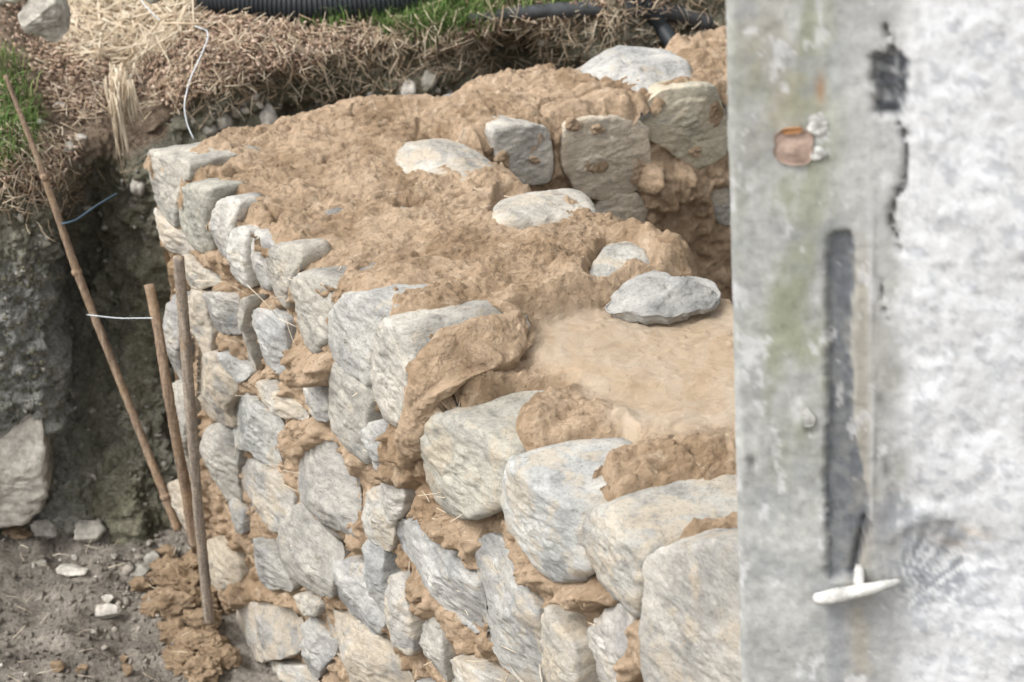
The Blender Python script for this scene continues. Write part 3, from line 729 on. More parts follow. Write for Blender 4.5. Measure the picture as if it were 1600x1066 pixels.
# ------------------------------------------------------------------ loose slab on the bed
def boulder(name, poly, z, thick, seed, mat, label, cat, group=None, pl=None, clay=.1, tint=(1, 1, 1), **k):
    pl = pl or PL_TOP(z); k.setdefault('grow', .98)
    V, f, c = stone_mesh(to_plane(poly, pl), pl, thick, 0, seed, **k)
    base = c.copy(); base[2] = V[:, 2].min()
    o = mesh(name, V, f, mat, None, origin=tuple(base), colour=tuple(tint) + (clay,))
    tag(o, label, cat, group); return o
boulder("loose_slab", [(944,456),(952,442),(976,428),(1000,416),(1050,410),(1085,404),(1106,408),(1126,418),(1133,438),(1120,452),(1088,462),(1056,472),(1008,476),(975,469),(956,468)], .064, .055, 801, M_STONE,
        "flat grey slab lying loose on the smooth wet clay bed of the wall", "stone", facet=.9, rnd_r=.014, amp=.009, taper=.90, jit=.35, clay=.0, tint=(.86, .87, .88), res=1.5)

# ------------------------------------------------------------------ pit floor
FZ = -1.25
st = .012
xs = np.arange(-3.2, 3.2, .02); ys = np.arange(1.0, 6.4, .02)
P = np.stack(np.meshgrid(xs, ys, indexing='ij'), -1).reshape(-1, 2); P = np.concatenate([P, np.zeros((len(P), 1))], 1)
z = FZ + .05 * fbm(P, 1.4, 3, seed=90) + .03 * fbm(P, 9, 4, .6, seed=91) + .012 * billow(P, 24, 3, seed=92) - .03
P[:, 2] = z
fl = mesh("pit_floor", P, grid_faces(len(xs), len(ys)), M_FLOOR); tag(fl, kind="structure")
def floor_z(x, y):
    p = np.array([[x, y, 0.0]]); return float(FZ + .05 * fbm(p, 1.4, 3, seed=90)[0] + .03 * fbm(p, 9, 4, .6, seed=91)[0] + .012 * billow(p, 24, 3, seed=92)[0] - .03)

# ------------------------------------------------------------------ earth bank round the pit and the ground above
COLS = [(-900,4.2,4.15,4.2,-.12),(-400,4.5,4.4,4.5,-.14),(-100,4.76,4.60,4.66,-.15),(0,4.80,4.66,4.72,-.13),(50,4.80,4.68,4.76,-.18),(78,4.78,4.74,4.86,-.2),
        (110,4.76,5.22,5.0,-.2),(150,4.80,5.22,5.1,-.2),(200,4.74,5.1,5.15,-.2),(250,4.8,5.05,5.18,-.15),(300,4.9,5.18,5.22,-.06),(380,5.0,5.3,5.26,-.04),
        (480,5.15,5.42,5.38,-.02),(600,5.3,5.5,5.47,.0),(700,5.4,5.58,5.50,.0),(790,5.45,5.74,5.60,.0),(870,5.5,5.72,5.68,.02),(960,5.6,5.75,5.72,.03),(1060,5.7,5.86,5.84,.03),(1200,5.9,6.0,6.0,.03),(1500,6.1,6.2,6.2,.03),(2200,6.3,6.5,6.5,.03)]
def bank_rows(c):
    px, yb, ym, yl, zl = c
    r = [(yb - .02, FZ - .12), (yb + .02, FZ + .05), (yb * .6 + ym * .4, -.98), (ym, -.72), (ym * .7 + yl * .3, -.45), (ym * .55 + yl * .45, zl - .13), (yl, zl - .03), (yl + .05, zl + .01),
         (yl + .22, zl + .05), (yl + .6, zl + .09), (yl + 1.3, zl + .12), (yl + 3, .15), (yl + 9, .1), (yl + 60, 0)]
    return [(x_at(px, y if y < 7 else 7, z), y, z) for y, z in r]
C = np.array([bank_rows(c) for c in COLS]); nrow = C.shape[1]
C[:, -1, 0] *= 12; C[:, -2, 0] *= 2.5
pxs = np.array([c[0] for c in COLS], float)
wc = np.concatenate([[0], np.cumsum(np.minimum(np.diff(pxs), 160))])
wr = np.array([0, .5, 1.5, 2.6, 3.6, 4.5, 5.0, 5.4, 6.0, 7.0, 8.2, 9.2, 9.8, 10.3])
NU, NV = 620, 380
Gk = resample(resample(C, 0, NU, wc), 1, NV, wr); rowp = np.linspace(wr[0], wr[-1], NV)
P = Gk.reshape(-1, 3); N = grid_normals(P, NU, NV)
if N[len(N) // 2, 2] < 0: N = -N
rowv = np.tile(rowp, NU)
near_m = 1 - sstep(8.4, 9.4, rowv)
topm = sstep(4.75, 5.1, rowv + .35 * fbm(P, 6, 3, seed=95))
px, py = project(P)
d = near_m * (.05 * fbm(P, 3.2, 3, seed=96) + .030 * fbm(P, 11, 4, .6, seed=97) + .016 * billow(P, 20, 3, seed=98) + .006 * fbm(P, 70, 3, seed=99))
d *= 1 - .45 * topm
# hollows washed out under the turf
for (cx, cy, rx, ry, dep) in ((250,200,60,40,.10),(430,130,60,22,.05),(800,90,48,34,.10),(520,175,60,25,.07),(870,110,60,24,.05)):
    d -= dep * np.exp(-(((px - cx) / rx) ** 2 + ((py - cy) / ry) ** 2)) * near_m
P = P + N * d[:, None]
grey = (1 - sstep(60, 170, px)) * sstep(330, 460, py)
bk = mesh("earth_bank", P, grid_faces(NU, NV), M_BANK, attrs={"top": topm, "grey": grey}); tag(bk, kind="structure")
BP = P.copy(); BN = N; Bpx, Bpy = project(BP); vis = (BP[:, 1] < 9)
# ground beyond, far round the place
gx = mesh("ground", np.array([(-80, 5, -1.5), (80, 5, -1.5), (80, -60, -1.5), (-80, -60, -1.5)]), [(0, 3, 2, 1)], M_FLOOR, smooth=False); tag(gx, kind="structure")

def pick(poly, n, rs, cond=None):
    m = vis & (poly_sd(Bpx, Bpy, poly) < 0)
    if cond is not None: m &= cond
    i = np.where(m)[0]
    if len(i) == 0: return i
    # sample by area so that the far side is not denser
    return rs.choice(i, n)
def sticks(base, dirs, length, width, tone, bend, seg=2):
    """thin square-section straws: base (n,3), dirs (n,3) unit"""
    n = len(base); rs = np.random.RandomState(n)
    side = np.cross(dirs, rs.normal(size=(n, 3))); side /= np.linalg.norm(side, axis=1, keepdims=True) + 1e-9
    up = np.cross(side, dirs); rings = []
    for k in range(seg + 1):
        t = k / seg; c = base + dirs * (length * t)[:, None] + up * (bend * length * 4 * t * (1 - t))[:, None]
        w = width[:, None]
        rings.append(np.stack([c + side * w, c + up * w * .6, c - side * w, c - up * w * .6], 1))
    V = np.stack(rings, 1).reshape(-1, 3); per = 4 * (seg + 1); fs = []
    for k in range(seg):
        for j in range(4):
            fs.append((k * 4 + j, k * 4 + (j + 1) % 4, (k + 1) * 4 + (j + 1) % 4, (k + 1) * 4 + j))
    fs.append((3, 2, 1, 0)); q = seg * 4; fs.append((q, q + 1, q + 2, q + 3))
    f = (np.arange(n)[:, None, None] * per + np.array(fs)[None]).reshape(-1, 4)
    return V, f, np.repeat(tone, per)
def lying(i, rs, rise=.25):
    n = len(i); d = rs.normal(size=(n, 3)); nn = BN[i]
    d -= (d * nn).sum(1)[:, None] * nn * (1 - rise); d /= np.linalg.norm(d, axis=1, keepdims=True); return d
rs = np.random.RandomState(11)
S = []
def straws(poly, n, L=(.03, .12), w=(.0008, .0019), lift=.012, rise=.25, tone=(.2, 1.0), seed=0):
    r = np.random.RandomState(seed); i = pick(poly, n, r)
    if len(i) == 0: return
    d = lying(i, r, rise); b = BP[i] + BN[i] * r.uniform(0, lift, n)[:, None] + r.normal(size=(n, 3)) * .012
    ln = r.uniform(*L, n); S.append(sticks(b - d * (ln / 2)[:, None], d, ln, r.uniform(*w, n), r.uniform(*tone, n), r.normal(size=n) * .06))
straws([(95,-40),(330,-40),(300,60),(235,110),(140,110),(100,60)], 1500, (.05, .20), (.0014, .0034), .05, .4, (.45, 1), 1)
straws([(90,0),(330,-20),(640,40),(1150,-10),(1150,90),(900,110),(560,150),(300,170),(110,200),(60,120)], 3200, (.02, .09), (.0009, .0022), .02, .3, (.1, .9), 2)
straws([(560,20),(820,20),(900,70),(640,110),(560,80)], 160, (.03, .12), (.001, .0022), .03, .4, (.3, .9), 3)
straws([(0,200),(110,210),(130,320),(60,330),(0,330)], 500, (.02, .08), (.001, .0022), .02, .3, (.2, .9), 4)
straws([(-200,60),(0,120),(0,300),(-200,300)], 500, (.02, .1), (.001, .0022), .02, .3, (.2, .9), 5)
r = np.random.RandomState(77); i = np.where(vis & (rowv > 4.5) & (rowv < 5.3) & (Bpx > -100) & (Bpx < 1150))[0]; i = r.choice(i, 1500); n = len(i)
cl = sstep(-.05, .25, fbm(BP[i], 5, 3, seed=88)); i = i[r.uniform(size=n) < cl]; n = len(i)
d = np.stack([r.normal(size=n) * .5, r.normal(size=n) * .35 - .35, -r.uniform(.1, 1, n)], 1); d /= np.linalg.norm(d, axis=1, keepdims=True)
S.append(sticks(BP[i] + BN[i] * .004, d, r.uniform(.02, .085, n), r.uniform(.0008, .0018, n), r.uniform(.15, .95, n), r.normal(size=n) * .08, 3))
# straw hanging over the edge at the corner of the bank
c0 = at_y(190, 120, 5.12); n = 120; b = c0 + rs.normal(size=(n, 3)) * np.array([.018, .02, .02])
d = np.stack([rs.normal(size=n) * .16 + .02, rs.normal(size=n) * .12 - .05, -np.ones(n)], 1); d /= np.linalg.norm(d, axis=1, keepdims=True)
S.append(sticks(b, d, rs.uniform(.05, .14, n), rs.uniform(.0012, .003, n), rs.uniform(.4, 1, n), rs.normal(size=n) * .05, 3))
c0 = at_y(180, 150, 5.08); n = 16; b = c0 + rs.normal(size=(n, 3)) * .008
d = np.stack([rs.normal(size=n) * .06 + .04, rs.normal(size=n) * .05, -np.ones(n)], 1); d /= np.linalg.norm(d, axis=1, keepdims=True)
S.append(sticks(b, d, rs.uniform(.12, .26, n), rs.uniform(.0015, .0028, n), rs.uniform(.4, 1, n), rs.normal(size=n) * .04, 3))
def merge(S):
    Vs, Fs, T = [], [], []; o = 0
    for V, f, t in S: Vs.append(V); Fs.append(f + o); T.append(t); o += len(V)
    return np.concatenate(Vs), np.concatenate(Fs), np.concatenate(T)
V, f, t = merge(S); so = mesh("straw_litter", V, f, M_STRAW, smooth=False, attrs={"tone": t})
tag(so, "dry straw scattered and heaped along the top of the earth bank", "straw", kind="stuff")
# straws trodden into the clay and lying on the floor
S = []; r = np.random.RandomState(21)
def loose(pts, L=(.02, .06)):
    b = np.array(pts); n = len(b); d = r.normal(size=(n, 3)); d[:, 2] *= .25; d /= np.linalg.norm(d, axis=1, keepdims=True); ln = r.uniform(*L, n)
    S.append(sticks(b - d * (ln / 2)[:, None], d, ln, r.uniform(.0006, .0013, n), r.uniform(.5, 1, n), r.normal(size=n) * .1, 3))
pts = [on_z(r.uniform(380, 1100), r.uniform(150, 480), .012) for _ in range(60)]; pts = [p for p in pts if L_sd(p[None])[0] < -.03]; loose(pts, (.01, .035))
pts = [on_plane(r.uniform(300, 1000), r.uniform(430, 1060), A + NO * .0, NO) for _ in range(110)]
pts = [p + NO * .012 for p in pts if -1.2 < p[2] < -.02]; loose(pts, (.02, .06))
pts = [on_z(r.uniform(-60, 320), r.uniform(840, 1066), FZ + .03) for _ in range(30)]; loose(pts, (.02, .06))
pts = [on_plane(x, y, A + NO * .03, NO) for x, y in ((330,440),(345,450),(430,640),(690,765),(700,780),(410,470),(395,620),(430,730),(455,520),(725,800),(735,845),(320,455))]; loose(pts, (.05, .11))
V, f, t = merge(S); so = mesh("loose_straw", V, f, M_STRAW, smooth=False, attrs={"tone": t})
tag(so, "stray straws caught in the wet clay of the wall and on the pit floor", "straw", kind="stuff")
# bark chips
r = np.random.RandomState(31); S = []
for poly, n in (([(80,60),(330,20),(560,60),(640,110),(600,150),(440,140),(340,170),(200,150),(110,200),(60,130)], 4200), ([(0,0),(1150,-20),(1150,110),(0,180)], 3800), ([(0,200),(120,230),(120,340),(0,340)], 600)):
    i = pick(poly, n, r, topm > .35); n = len(i); d = lying(i, r, .35); ln = r.uniform(.006, .022, n)
    S.append(sticks(BP[i] + BN[i] * r.uniform(0, .014, n)[:, None] + r.normal(size=(n, 3)) * .008, d, ln, r.uniform(.002, .006, n), r.beta(2, 2, n), np.zeros(n), 1))
V, f, t = merge(S); so = mesh("bark_chips", V, f, M_CHIP, smooth=False, attrs={"tone": t})
tag(so, "reddish brown bark chips covering the ground above the pit", "wood chips", kind="stuff")
# grass
def grass(poly, n, L, seed, name, label, lean=(0, 0), tone=(.0, .9), rmin=4.9):
    r = np.random.RandomState(seed); i = pick(poly, n, r, rowv > rmin); n = len(i)
    b = BP[i] + r.normal(size=(n, 3)) * .01; ln = r.uniform(*L, n); a = r.uniform(0, 6.28, n)
    out = np.stack([np.cos(a) * r.uniform(.1, .8, n) + lean[0], np.sin(a) * r.uniform(.1, .8, n) + lean[1], np.zeros(n)], 1); side = np.stack([-np.sin(a), np.cos(a), np.zeros(n)], 1)
    seg = 4; V = []; w = r.uniform(.0012, .0028, n)
    for k in range(seg + 1):
        t = k / seg; c = b + ln[:, None] * (t * Z * (1 - .45 * t) + out * t * t * .8); wk = (w * (1 - t * .92))[:, None]
        V.append(np.stack([c + side * wk, c - side * wk], 1))
    V = np.stack(V, 1).reshape(-1, 3); per = 2 * (seg + 1)
    fs = np.array([(2 * k, 2 * k + 1, 2 * k + 3, 2 * k + 2) for k in range(seg)])
    f = (np.arange(n)[:, None, None] * per + fs[None]).reshape(-1, 4)
    o = mesh(name, V, f, M_GRASS, attrs={"tone": np.repeat(r.uniform(*tone, n), per)}); tag(o, label, "grass", kind="stuff"); return o
grass([(-60,85),(20,88),(58,150),(66,215),(40,262),(-60,290)], 1500, (.04, .14), 41, "grass_tuft", "green grass tuft hanging over the bank on the left", (.15, -.35), rmin=4.2)
grass([(585,22),(640,5),(760,-5),(775,40),(735,62),(660,70),(600,60)], 2300, (.04, .11), 42, "grass_tuft", "bright green grass patch at the edge of the bank below the black hose", (0, -.25))
grass([(430,12),(600,5),(640,30),(520,45),(440,35)], 900, (.04, .11), 43, "grass_tuft", "thin grass growing in front of the thick black corrugated pipe")
grass([(760,0),(920,-10),(920,45),(850,60),(770,50)], 500, (.04, .11), 44, "grass_tuft", "sparse grass beside the flat black hose at the top")
grass([(-300,-220),(1150,-220),(1150,-25),(-300,-25)], 5000, (.06, .2), 45, "grass_verge", "dark grass growing on the ground behind the pipes")

# pebbles and crumbs: loose gravel no one could count
def ico():
    import bmesh
    bm = bmesh.new(); bmesh.ops.create_icosphere(bm, subdivisions=1, radius=1)
    V = np.array([v.co[:] for v in bm.verts]); f = np.array([[v.index for v in q.verts] for q in bm.faces]); bm.free(); return V, f
IV, IF = ico()
def gravel(pts, size, seed, name, mat, label, cat="gravel"):
    r = np.random.RandomState(seed); n = len(pts); s = r.uniform(*size, n) * r.uniform(.5, 1.6, n) ** 1.4
    sc = r.uniform(.4, 1.35, (n, 1, 3)); dj = 1 + r.uniform(-.38, .3, (n, len(IV), 1))
    V = (np.asarray(pts)[:, None] + IV[None] * sc * dj * s[:, None, None]).reshape(-1, 3)
    f = (np.arange(n)[:, None, None] * len(IV) + IF[None]).reshape(-1, 3)
    o = mesh(name, V, f, mat, smooth=False); tag(o, label, cat, kind="stuff"); return o
r = np.random.RandomState(51); pts = []
for _ in range(2600):
    q = on_z(r.uniform(-200, 360), r.uniform(800, 1120), FZ); pts.append((q[0], q[1], floor_z(q[0], q[1]) + .001))
gravel(pts, (.002, .007), 52, "soil_crumbs", M_FLOOR, "dark soil crumbs strewn over the pit floor", "soil")
gravel(pts[::40], (.003, .009), 53, "gravel", M_WHITESTONE, "small pale gravel strewn over the pit floor")
pts = []
for _ in range(170):
    q = on_z(r.normal(235, 42), r.normal(905, 48), FZ)
    if L_sd(q[None])[0] > .06: pts.append((q[0], q[1], floor_z(q[0], q[1]) + .004))
gravel(pts[:110], (.004, .013), 57, "rubble", mat_plain("dirty_rubble", (.30, .27, .23), .95, .1, .5), "grey rubble and crumbs spread round the heap of clay clods")
i = pick([(0,300),(290,170),(900,80),(1130,60),(1130,160),(500,230),(300,220),(270,800),(0,820)], 420, r)
gravel(BP[i], (.003, .009), 54, "bank_gravel", M_SOILSTONE, "pale gravel sticking out of the earth bank")
i = pick([(0,380),(140,420),(260,820),(0,830)], 1800, r)
gravel(BP[i], (.002, .006), 55, "bank_crumbs", M_BANK, "crumbs of earth on the left bank", "soil")

# stones stuck in the bank: parts of the bank
def bank_stone(px, py, r_, seed, white=False):
    k = np.argmin((Bpx - px) ** 2 + (Bpy - py) ** 2 + 1e9 * (~vis)); c = BP[k]; rs_ = np.random.RandomState(seed)
    V = IV.copy()
    import bmesh
    bm = bmesh.new(); bmesh.ops.create_icosphere(bm, subdivisions=3, radius=1); V = np.array([v.co[:] for v in bm.verts]); f = np.array([[v.index for v in q.verts] for q in bm.faces]); bm.free()
    V = V * (1 + .28 * fbm(V, 1.3, 3, seed=seed))[:, None]; V *= rs_.uniform(.7, 1.2, 3) * r_
    mesh("stone", V + c, f, M_WHITESTONE if white else M_SOILSTONE, bk, smooth=False, origin=tuple(c))
for k, a in enumerate([(420,190,.040,1),(640,140,.035,1),(365,175,.03,0),(350,190,.035,0),(580,155,.02,1),(498,157,.012,1),(400,150,.013,1),(383,172,.016,1),(405,165,.012,1),(800,75,.014,1),(795,118,.014,1),(670,125,.03,0),(215,290,.026,1),
                       (60,190,.014,1),(125,215,.015,1),(325,205,.026,0),(760,45,.01,1),(845,65,.012,1),(130,180,.02,0),(108,232,.022,0),(95,165,.016,1),(130,265,.012,1),(540,160,.018,0),(700,150,.02,0)]):
    bank_stone(a[0], a[1], a[2], 600 + k, a[3])

# ------------------------------------------------------------------ rocks lying about
def rock(name, c, size, seed, mat, label, cat="rock", sub=4, group=None, amp=.3, colour=None, flat=0.0):
    import bmesh
    bm = bmesh.new(); bmesh.ops.create_icosphere(bm, subdivisions=sub, radius=1)
    V = np.array([v.co[:] for v in bm.verts]); f = np.array([[v.index for v in q.verts] for q in bm.faces]); bm.free()
    rs_ = np.random.RandomState(seed)
    for _ in range(9):       # broken flat faces
        n_ = rs_.normal(size=3); n_ /= np.linalg.norm(n_); lim = rs_.uniform(.45, .8); ex = V @ n_ - lim
        V = V - np.where(ex > 0, ex * .9, 0)[:, None] * n_
    V = V * (1 + amp * .5 * fbm(V, 1.6, 5, .6, seed=seed) + (amp > .4) * .05 * billow(V, 4, 3, .6, seed=seed))[:, None] * np.asarray(size)
    V[:, 2] -= V[:, 2].min() + flat
    o = mesh(name, V + np.asarray(c), f, mat, None, origin=tuple(c)); tag(o, label, cat, group)
    if colour: o.color = colour
    return o
# big pale rock against the left bank: outline seen from the front
yb = 4.63; PLR = (np.array([0, yb, 0.0]), np.array([1.0, 0, 0]), Z, np.array([0, -1.0, 0]))
M_TAN = mat_plain("tan_rock", (.38, .355, .31), .95, .1, .5)
boulder("large_rock", [(-60,745),(0,692),(48,652),(58,654),(64,690),(73,765),(64,802),(46,822),(0,834),(-60,834)], 0, .16, 901, M_TAN,
        "large pale angular rock leaning against the earth bank on the left", "rock", pl=PLR, facet=.5, rnd_r=.02, amp=.008, tilt=(0, .12), taper=.9)
y2 = 5.15; PLR2 = (np.array([0, y2, 0.0]), np.array([1.0, 0, 0]), Z, np.array([0, -1.0, 0]))
boulder("grey_rock", [(22,28),(35,5),(70,-12),(95,15),(103,55),(88,78),(60,68),(35,50)], 0, .13, 902, M_TAN,
        "grey angular rock beside the straw heap at the top left", "rock", pl=PLR2, facet=1.0, rnd_r=.012, amp=.008)
boulder("brown_rock", [(-60,-30),(0,-30),(45,-10),(20,12),(-60,10)], 0, .13, 903, M_TAN, "rock lying on top of the grey rock in the top left corner", "rock", pl=PLR2, facet=.4, rnd_r=.02, amp=.008)
boulder("small_rock", [(222,-20),(245,-30),(255,0),(238,14),(222,6)], 0, .06, 904, M_TAN, "small pale rock at the top edge of the straw heap", "rock", pl=PLR2, facet=.4, rnd_r=.02, amp=.006)
def onfloor(px, py):
    q = on_z(px, py, FZ); z_ = floor_z(q[0], q[1]); q = on_z(px, py, z_); return np.array([q[0], q[1], floor_z(q[0], q[1])])
fr = [(75,838,(.055,.035,.030),M_WHITESTONE,"white knobbly rock on the pit floor beside the large pale rock"),
      (138,855,(.055,.04,.035),M_SOILSTONE,"grey broken rock at the foot of the dark bank"),
      (112,900,(.052,.03,.012),M_WHITESTONE,"flat white stone with clay on it lying on the pit floor"),
      (174,968,(.050,.032,.026),M_WHITESTONE,"white wedge of stone on the floor, nearest the clay heap"),
      (170,948,(.020,.015,.014),M_WHITESTONE,"small white pebble perched behind the white wedge of stone"),
      (30,838,(.05,.04,.016),M_CLOD,"flat brown clay patch in front of the large pale rock"),
      (212,892,(.045,.03,.022),M_SOILSTONE,"pale grey rubble beside the brown clay clods"),
      (240,880,(.04,.025,.03),M_SOILSTONE,"pale rubble lump at the back of the clay heap"),
      (262,945,(.026,.012,.03),M_SOILSTONE,"thin dark slate splinter standing in the clay heap"),
      (90,1052,(.022,.018,.018),M_CLOD,"brown clay clod at the bottom edge of the floor, the darker of two"),
      (130,1048,(.024,.016,.014),M_CLOD,"angular tan clod at the bottom edge of the floor, right of the darker clod"),
      (200,1058,(.018,.016,.022),M_CLOD,"upright clay crumb at the bottom edge beside a straw"),
      (193,1030,(.014,.012,.016),M_CLOD,"small clay crumb halfway between the white wedge and the bottom edge"),
      (65,875,(.022,.015,.01),M_SOILSTONE,"small flat grey stone behind the flat white stone"),
      (115,868,(.012,.01,.01),M_WHITESTONE,"tiny white pebble in front of the grey broken rock"),
      (178,868,(.012,.01,.01),M_WHITESTONE,"tiny white pebble at the right of the grey broken rock"),
      (276,838,(.012,.01,.01),M_WHITESTONE,"tiny white pebble at the foot of the leaning cane"),
      (200,803,(.014,.012,.014),M_WHITESTONE,"pale pebble on the ledge at the foot of the dark bank"),
      (146,985,(.010,.009,.009),M_WHITESTONE,"tiny white pebble left of the white wedge of stone")]
for k, (x, y, s, m, lb) in enumerate(fr):
    rock("clay_clod" if m is M_CLOD else "rock", onfloor(x, y) - np.array([0, 0, .004]), s, 700 + k, m, lb, "clod" if m is M_CLOD else "rock", sub=4, flat=s[2] * .12)
# clay that fell off at the wall's foot
hp = [(225,925,.03),(245,935,.04),(262,905,.045),(285,925,.06),(300,905,.05),(250,900,.03),(240,960,.03),(275,975,.065),(300,960,.055),(318,990,.05),(300,1010,.05),(325,1020,.05),(290,1040,.055),(320,1055,.05),(268,1000,.04),(345,1040,.05),(310,885,.045),(330,900,.05),(262,870,.03),(215,905,.02),(255,990,.02)]
sides = ["pale", "crumbly", "smooth", "rounded", "torn", "lumpy", "flattened"]
for k, (x, y, s) in enumerate(hp):
    s *= 1.18
    p = onfloor(x, y); 
    o = rock("clay_clod", p - np.array([0, 0, .01]), (s, s * .8, s * rnd.uniform(.55, .8)), 750 + k, M_CLOD, "wet brown clay clod in the heap at the foot of the wall corner", "clod", sub=5, amp=.62, group="clay clods heaped at the wall foot")

# ------------------------------------------------------------------ canes, stakes, string, wire
def stick(name, pts, rad, mat, label, cat, seed=0, nodes=(), n=12):
    V, f = tube(pts, rad, n, .01, .12, seed)
    base = np.asarray(pts[-1], float); root = empty(name, tuple(base)); tag(root, label, cat)
    mesh("shaft", V, fix_quads(f), mat, root)
    for q in nodes:
        P0 = np.asarray(pts[0]); P1 = np.asarray(pts[-1]); c = np.array([np.interp(q, np.linspace(0, 1, len(pts)), np.asarray(pts)[:, k]) for k in range(3)])
        dd = (P1 - P0) / np.linalg.norm(P1 - P0)
        r0 = rad if np.isscalar(rad) else float(np.interp(q, np.linspace(0, 1, len(rad)), rad))
        Vn, fn = tube([c - dd * .011, c - dd * .004, c + dd * .004, c + dd * .011], [r0 * .9, r0 * 1.32, r0 * 1.28, r0 * .9], 12)
        mesh("node", Vn, fix_quads(fn), mat, root)
    return root
c_top = at_y(8, 118, 4.62); c_bot = on_z(280, 830, FZ + .03)
mid = lambda a, b, t: a * (1 - t) + b * t
stick("leaning_cane", [c_top, at_y(62, 255, 4.60), at_y(120, 425, 4.6), at_y(205, 640, 4.58), at_y(278, 828, 4.52)], [.005, .0085, .011, .0115, .012], M_CANE,
      "long thin brown cane leaning from the grass down across the dark gap", "cane", 3, (.5, .93, .28))
fp = lambda px, py, off: on_plane(px, py, A + NO * off, NO)
stick("short_stake", [fp(233, 445, .10), fp(248, 520, .10), fp(262, 610, .10), fp(276, 690, .08), fp(291, 765, .05), fp(303, 850, .03)], [.013, .013, .0135, .014, .015, .015], M_CANE,
      "short brown stake with a cut top, leaning behind the grey stake", "stake", 4)
stick("grey_stake", [fp(279, 402, .13), fp(287, 500, .13), fp(296, 620, .13), fp(308, 780, .12), fp(327, 972, .11)], [.0135, .014, .0145, .0135, .0145], M_STAKE,
      "weathered grey stake standing upright against the wall corner", "stake", 5)
V, f = tube([at_y(96, 350, 4.59), at_y(115, 347, 4.60), at_y(150, 322, 4.75), at_y(182, 303, 4.95)], .0028, 6, .01)
tag(mesh("blue_twine", V, fix_quads(f), M_BLUE), "dark blue twine tied round the leaning cane and pulled to the bank", "twine")
s0 = fp(238, 497, .12); s1 = at_y(136, 492, 4.585)
V, f = tube([s1, mid(s1, s0, .5) - Z * .006, s0], .0014, 6, .01)
tag(mesh("white_string", V, fix_quads(f), M_STRING), "white string stretched from the short stake past the leaning cane", "string")
V, f = tube([at_y(303, 218, 4.90), at_y(292, 195, 4.92), at_y(287, 165, 4.95), at_y(296, 125, 5.0), at_y(312, 92, 5.05), at_y(325, 60, 5.12), at_y(324, 48, 5.2), at_y(305, 41, 5.35)], .0018, 8, .008)
tag(mesh("bent_wire", V, fix_quads(f), M_STRING), "thin pale wire arching from the bark chips down behind the wall corner", "wire")
V, f = tube([at_y(215, -6, 5.5), at_y(232, 15, 5.45), at_y(250, 32, 5.42)], .002, 6, .01)
tag(mesh("wire_end", V, fix_quads(f), M_STRING), "short end of pale wire lying in the straw heap", "wire")

# ------------------------------------------------------------------ pipes on the ground behind
def at_ground(px, py, dz=0):
    k = np.argmin((Bpx - px) ** 2 + (Bpy - py) ** 2 + 1e9 * (~vis)); return BP[k] + Z * dz
def pipe(name, pts, r_, pitch, label, cat="pipe", n=28):
    V, f = tube(pts, r_, n, pitch / 7, wave=(r_ * .075, pitch))
    tag(mesh(name, V, fix_quads(f), M_PIPE), label, cat)
pz = lambda x, y, yy, zz: np.array([x_at(x, yy, zz), yy, zz])
pipe("corrugated_pipe", [at_ground(x_, y_, .045) for x_, y_ in ((120, -50), (250, -8), (340, 20), (480, 32), (600, 26), (700, 4), (900, -40))], .050, .014,
     "thick black corrugated pipe lying on the ground above the pit")
pipe("corrugated_hose", [at_ground(975, -20, .03), at_ground(1000, 15, .03), at_ground(1016, 36, .03), at_ground(1034, 58, .03), at_y(1050, 66, 5.70), at_y(1065, 90, 5.62), at_y(1074, 130, 5.56)], .024, .011,
     "black corrugated hose coming down from the ground to the far arm of the wall", "hose", 22)
V, f = tube([at_ground(x_, y_, .012) for x_, y_ in ((730, 36), (830, 24), (930, 18), (1000, 20), (1060, 28), (1108, 44))], [.014, .022, .026, .028, .028, .026], 14, .02, .1)
tag(mesh("flat_hose", V, fix_quads(f), mat_plain("dull_black_plastic", (.075, .078, .082), .6, .4, .3)), "dull black flattened hose lying behind the corrugated hose", "hose")

# ------------------------------------------------------------------ old building corner on the right
YB = 2.45; e0 = at_y(1133, 0, YB); e1 = at_y(1158, 1066, YB)
ANG = R(-11); SX = np.array([math.cos(ANG), math.sin(ANG), 0]); SN = np.array([math.sin(ANG), -math.cos(ANG), 0])   # along the front, out of it
bld = empty("building_corner", (float(e1[0]), YB, -1.5)); tag(bld, "old building corner with a grey weathered post and flaking white render", "building")
def edge_x(z): t = (z - e1[2]) / (e0[2] - e1[2]); return e1[0] + (e0[0] - e1[0]) * t
zs = np.arange(-1.5, 2.2, .005); ss_ = np.arange(0, 1.6, .005)
O = np.stack([edge_x(zs), np.full(len(zs), YB), zs], 1)
P = (O[:, None] + ss_[None, :, None] * SX).reshape(-1, 3); S_ = np.tile(ss_, len(zs)); Zv = np.repeat(zs, len(ss_))
px, py = project(P); w1 = fbm(P, 12, 3, seed=120); w2 = fbm(P, 45, 3, seed=121); w3 = fbm(P * np.array([1, 1, .3]), 20, 4, seed=122)
h = .004 * fbm(P, 5, 3, seed=123) + .0012 * w2
isr = sstep(1385, 1440, px + 22 * w1)          # the rough white render
h += isr * (.005 + .0014 * fbm(P, 16, 4, .6, seed=124) + .0007 * billow(P, 40, 2, seed=125))
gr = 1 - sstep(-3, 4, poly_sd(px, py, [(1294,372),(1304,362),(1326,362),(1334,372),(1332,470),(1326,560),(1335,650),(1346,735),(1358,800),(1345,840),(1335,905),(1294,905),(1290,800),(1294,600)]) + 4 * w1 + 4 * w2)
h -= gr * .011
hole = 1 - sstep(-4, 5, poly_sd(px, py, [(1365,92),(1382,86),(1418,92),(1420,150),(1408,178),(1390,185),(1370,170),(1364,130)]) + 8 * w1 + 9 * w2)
h -= hole * (.014 + .008 * w2)
